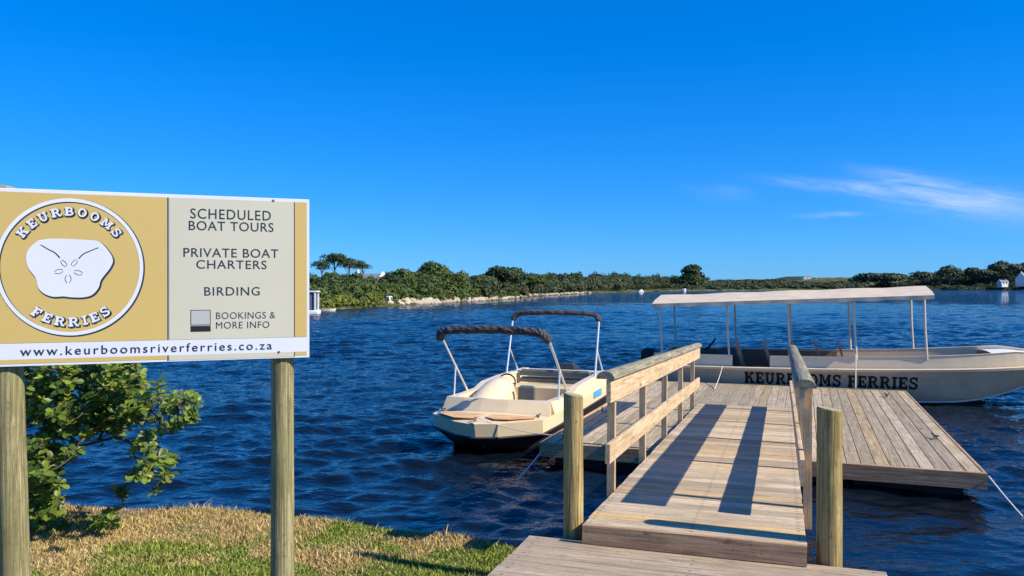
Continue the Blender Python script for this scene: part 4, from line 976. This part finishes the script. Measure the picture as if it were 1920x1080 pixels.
# ------------------------------------------------------------------ ropes
def rope(name, label, a, b, sag, r=.009, n=14, cat='rope'):
    a, b = Vector(a), Vector(b); pts = [a.lerp(b, i / n) - Vector((0, 0, sag * 4 * (i / n) * (1 - i / n))) for i in range(n + 1)]
    tag(MB().tube(pts, r, 6).build(name, M['rope'], None, True), label, cat)
rope('mooring_rope', 'pale rope running from the left front corner of the jetty into the water', JM @ Vector((.02, -.01, -.12)), on_water(935, 927) + Vector((0, 0, -.04)), .02)
rope('mooring_rope', 'pale rope running from the right front corner of the jetty out of the picture', JM @ Vector((JW + .01, .02, -.03)), at(2010, 1060, 7.2), .04)
rope('bow_line', 'thin bow line from the small motorboat to the jetty corner', BO + FR @ Vector((0, .11, .515)), JM @ Vector((.2, .33, .035)), .05, .006)
rope('stern_line', 'thin line from the ferry side to the jetty deck near the left railing', FER.location + FR @ Vector((-3.3, -.04, .62)), JM @ Vector((1.5, 5.9, .01)), .03, .008)
rope('mooring_line', 'white line hanging from the ferry canopy leg down to the jetty edge', FO + FR @ Vector((-.84, -.03, .92)), JM @ Vector((JW - .86, JD - .06, .005)), .0, .010)

# ------------------------------------------------------------------ shrub behind the sign
def shrub():
    base = Vector((-4.15, 7.45, float(ground_z(np.array(-4.15), np.array(7.45))) - .02)); root = empty('shrub', base); tag(root, 'glossy round-leaved shrub leaning over the water behind the sign', 'shrub')
    g = random.Random(4); tips = []
    def add(px, py, dep, n, sx, sy, sd=.28):
        for _ in range(int(n * (2.6 if n > 12 else 1.8) + .5)): tips.append(at(px + g.gauss(0, sx), py + g.gauss(0, sy), dep + g.gauss(0, sd)) - base)
    add(70, 715, 6.9, 24, 45, 26); add(150, 725, 6.9, 30, 48, 28); add(215, 700, 7.0, 22, 30, 22); add(120, 780, 7.0, 22, 45, 20); add(60, 640, 7.0, 14, 50, 25); add(170, 640, 7.1, 16, 50, 25)
    add(235, 765, 6.8, 10, 22, 16); add(285, 735, 6.8, 7, 18, 12); add(338, 752, 6.7, 7, 14, 9); add(358, 778, 6.7, 4, 8, 5); add(310, 790, 6.8, 6, 16, 9)
    add(275, 838, 6.7, 8, 18, 11); add(298, 872, 6.7, 8, 13, 15); add(262, 885, 6.7, 4, 10, 10); add(70, 868, 6.7, 14, 20, 18); add(60, 930, 6.8, 18, 22, 26); add(85, 900, 6.9, 8, 15, 20)
    add(120, 840, 6.95, 9, 26, 18); add(190, 780, 7.0, 14, 35, 16); add(75, 945, 6.85, 14, 22, 16); add(40, 880, 7.0, 14, 30, 40); add(225, 720, 7.0, 12, 25, 20); add(192, 972, 6.75, 3, 12, 12, .05); add(232, 918, 6.8, 2, 8, 6, .05); add(20, 780, 6.9, 14, 30, 60)
    hubs = [at(60, 850, 6.95) - base, at(120, 770, 7.0) - base, at(190, 735, 7.0) - base, at(215, 820, 6.85) - base, at(280, 770, 6.8) - base, at(90, 690, 7.0) - base, at(65, 920, 6.9) - base, at(270, 850, 6.75) - base]
    par = [None, 0, 1, 0, 2, 1, None, 3]; O = Vector((0, 0, 0)); stem = MB()
    for i, h in enumerate(hubs):
        s = O if par[i] is None else hubs[par[i]]; mid = (s + h) / 2 + Vector((g.uniform(-.06, .06), g.uniform(-.06, .06), g.uniform(-.03, .05))); r = .026 if par[i] is None else .016
        stem.tube(bez([s, mid, h], 4), [r * (1 - .35 * k / 8) for k in range(9)], 6)
    leaves = []
    nodes = list(hubs); tips.sort(key=lambda q: min((q - h_).length for h_ in hubs))
    for t in tips:
        h = min(nodes, key=lambda q: (q - t).length + .05 * (q in hubs)); nodes.append(t - Vector((0, 0, .02))); mid = (h + t) / 2 + Vector((g.uniform(-.05, .05), g.uniform(-.05, .05), -.03)); pts = bez([h, mid, t], 3); stem.tube(pts, [.007 - .004 * k / (len(pts) - 1) for k in range(len(pts))], 5)
        ax = ((t - h).normalized() * .5 + Vector((.25, -.25, .8))).normalized()
        for k in range(g.randint(8, 12)):
            an = 2.4 * k + g.uniform(-.3, .3); e = ax.orthogonal().normalized(); f = ax.cross(e); out = e * math.cos(an) + f * math.sin(an)
            d = (out + ax * g.uniform(-.1, .9)).normalized(); nrm = (ax - d * ax.dot(d)).normalized() if abs(ax.dot(d)) < .98 else e
            leaves.append((t - ax * .012 * k * .6, d, nrm, g.uniform(.045, .095)))
    stem.build('stem', plain('dark_twig', (.075, .058, .04), .9, .3), root)
    def leaf_material(name, a, b):
        t = NT(name); oi = t.n('ShaderNodeObjectInfo'); gg = t.n('ShaderNodeNewGeometry'); f = t.noise(gg.outputs['Position'], 7, 2, .5)
        t.color(t.ramp(f, [(.32, a), (.68, b)])); t.set(Roughness=.42); t.b.inputs['Specular IOR Level'].default_value = .4
        tr = t.n('ShaderNodeBsdfTranslucent'); tr.inputs[0].default_value = (b[0] * 1.6, b[1] * 1.6, b[2], 1); mx = t.n('ShaderNodeMixShader'); mx.inputs[0].default_value = .28
        t.l(t.b.outputs[0], mx.inputs[1]); t.l(tr.outputs[0], mx.inputs[2]); t.l(mx.outputs[0], t.out.inputs[0]); return t.m
    lm = [leaf_material('shrub_leaf', (.10, .16, .016), (.24, .31, .035)), leaf_material('shrub_leaf_dark', (.035, .075, .012), (.10, .16, .022)), leaf_material('shrub_leaf_old', (.18, .17, .03), (.34, .30, .05))]
    prof = [(0, .03), (.25, .12), (.5, .22), (.75, .27), (.92, .18), (1, .0)]
    def leaf_geo():
        v = []; f = []
        for i, (y, w) in enumerate(prof): z = -.10 * y * y; v += [(-w, y, z + w * .35), (0, y, z), (w, y, z + w * .35)]
        for i in range(len(prof) - 1): b = i * 3; f += [[b, b + 1, b + 4, b + 3], [b + 1, b + 2, b + 5, b + 4]]
        return v, f
    lv, lf = leaf_geo(); shared = [new_mesh('leaf', lv, lf, m, True) for m in lm]
    camdir = lambda L: (base + L[0]).y - .9 * L[3] * 10 * abs(L[2].dot(Vector((0, -1, .2))))
    leaves.sort(key=camdir); vis = [L for L in leaves if (base + L[0]).x > -4.45]; first = vis[:300]; ids = set(id(L) for L in first); V = [[], [], []]; F = [[], [], []]
    for L in leaves:
        p, d, nrm, s = L; sd = d.cross(nrm); q = g.random(); mi = 0 if q < .46 else (1 if q < .95 else 2)
        mt = Matrix(((sd.x, d.x, nrm.x), (sd.y, d.y, nrm.y), (sd.z, d.z, nrm.z)))
        if id(L) in ids:
            o = obj('leaf', shared[mi], root, p); o.rotation_euler = mt.to_euler(); o.scale = (s, s, s)
        else:
            b = len(V[mi]); V[mi] += [p + mt @ (Vector(c) * s) for c in lv]; F[mi] += [[k + b for k in ff] for ff in lf]
    for i in range(3):
        if V[i]: tag(obj('foliage', new_mesh('foliage', V[i], F[i], lm[i], True), root), kind='stuff')
shrub()
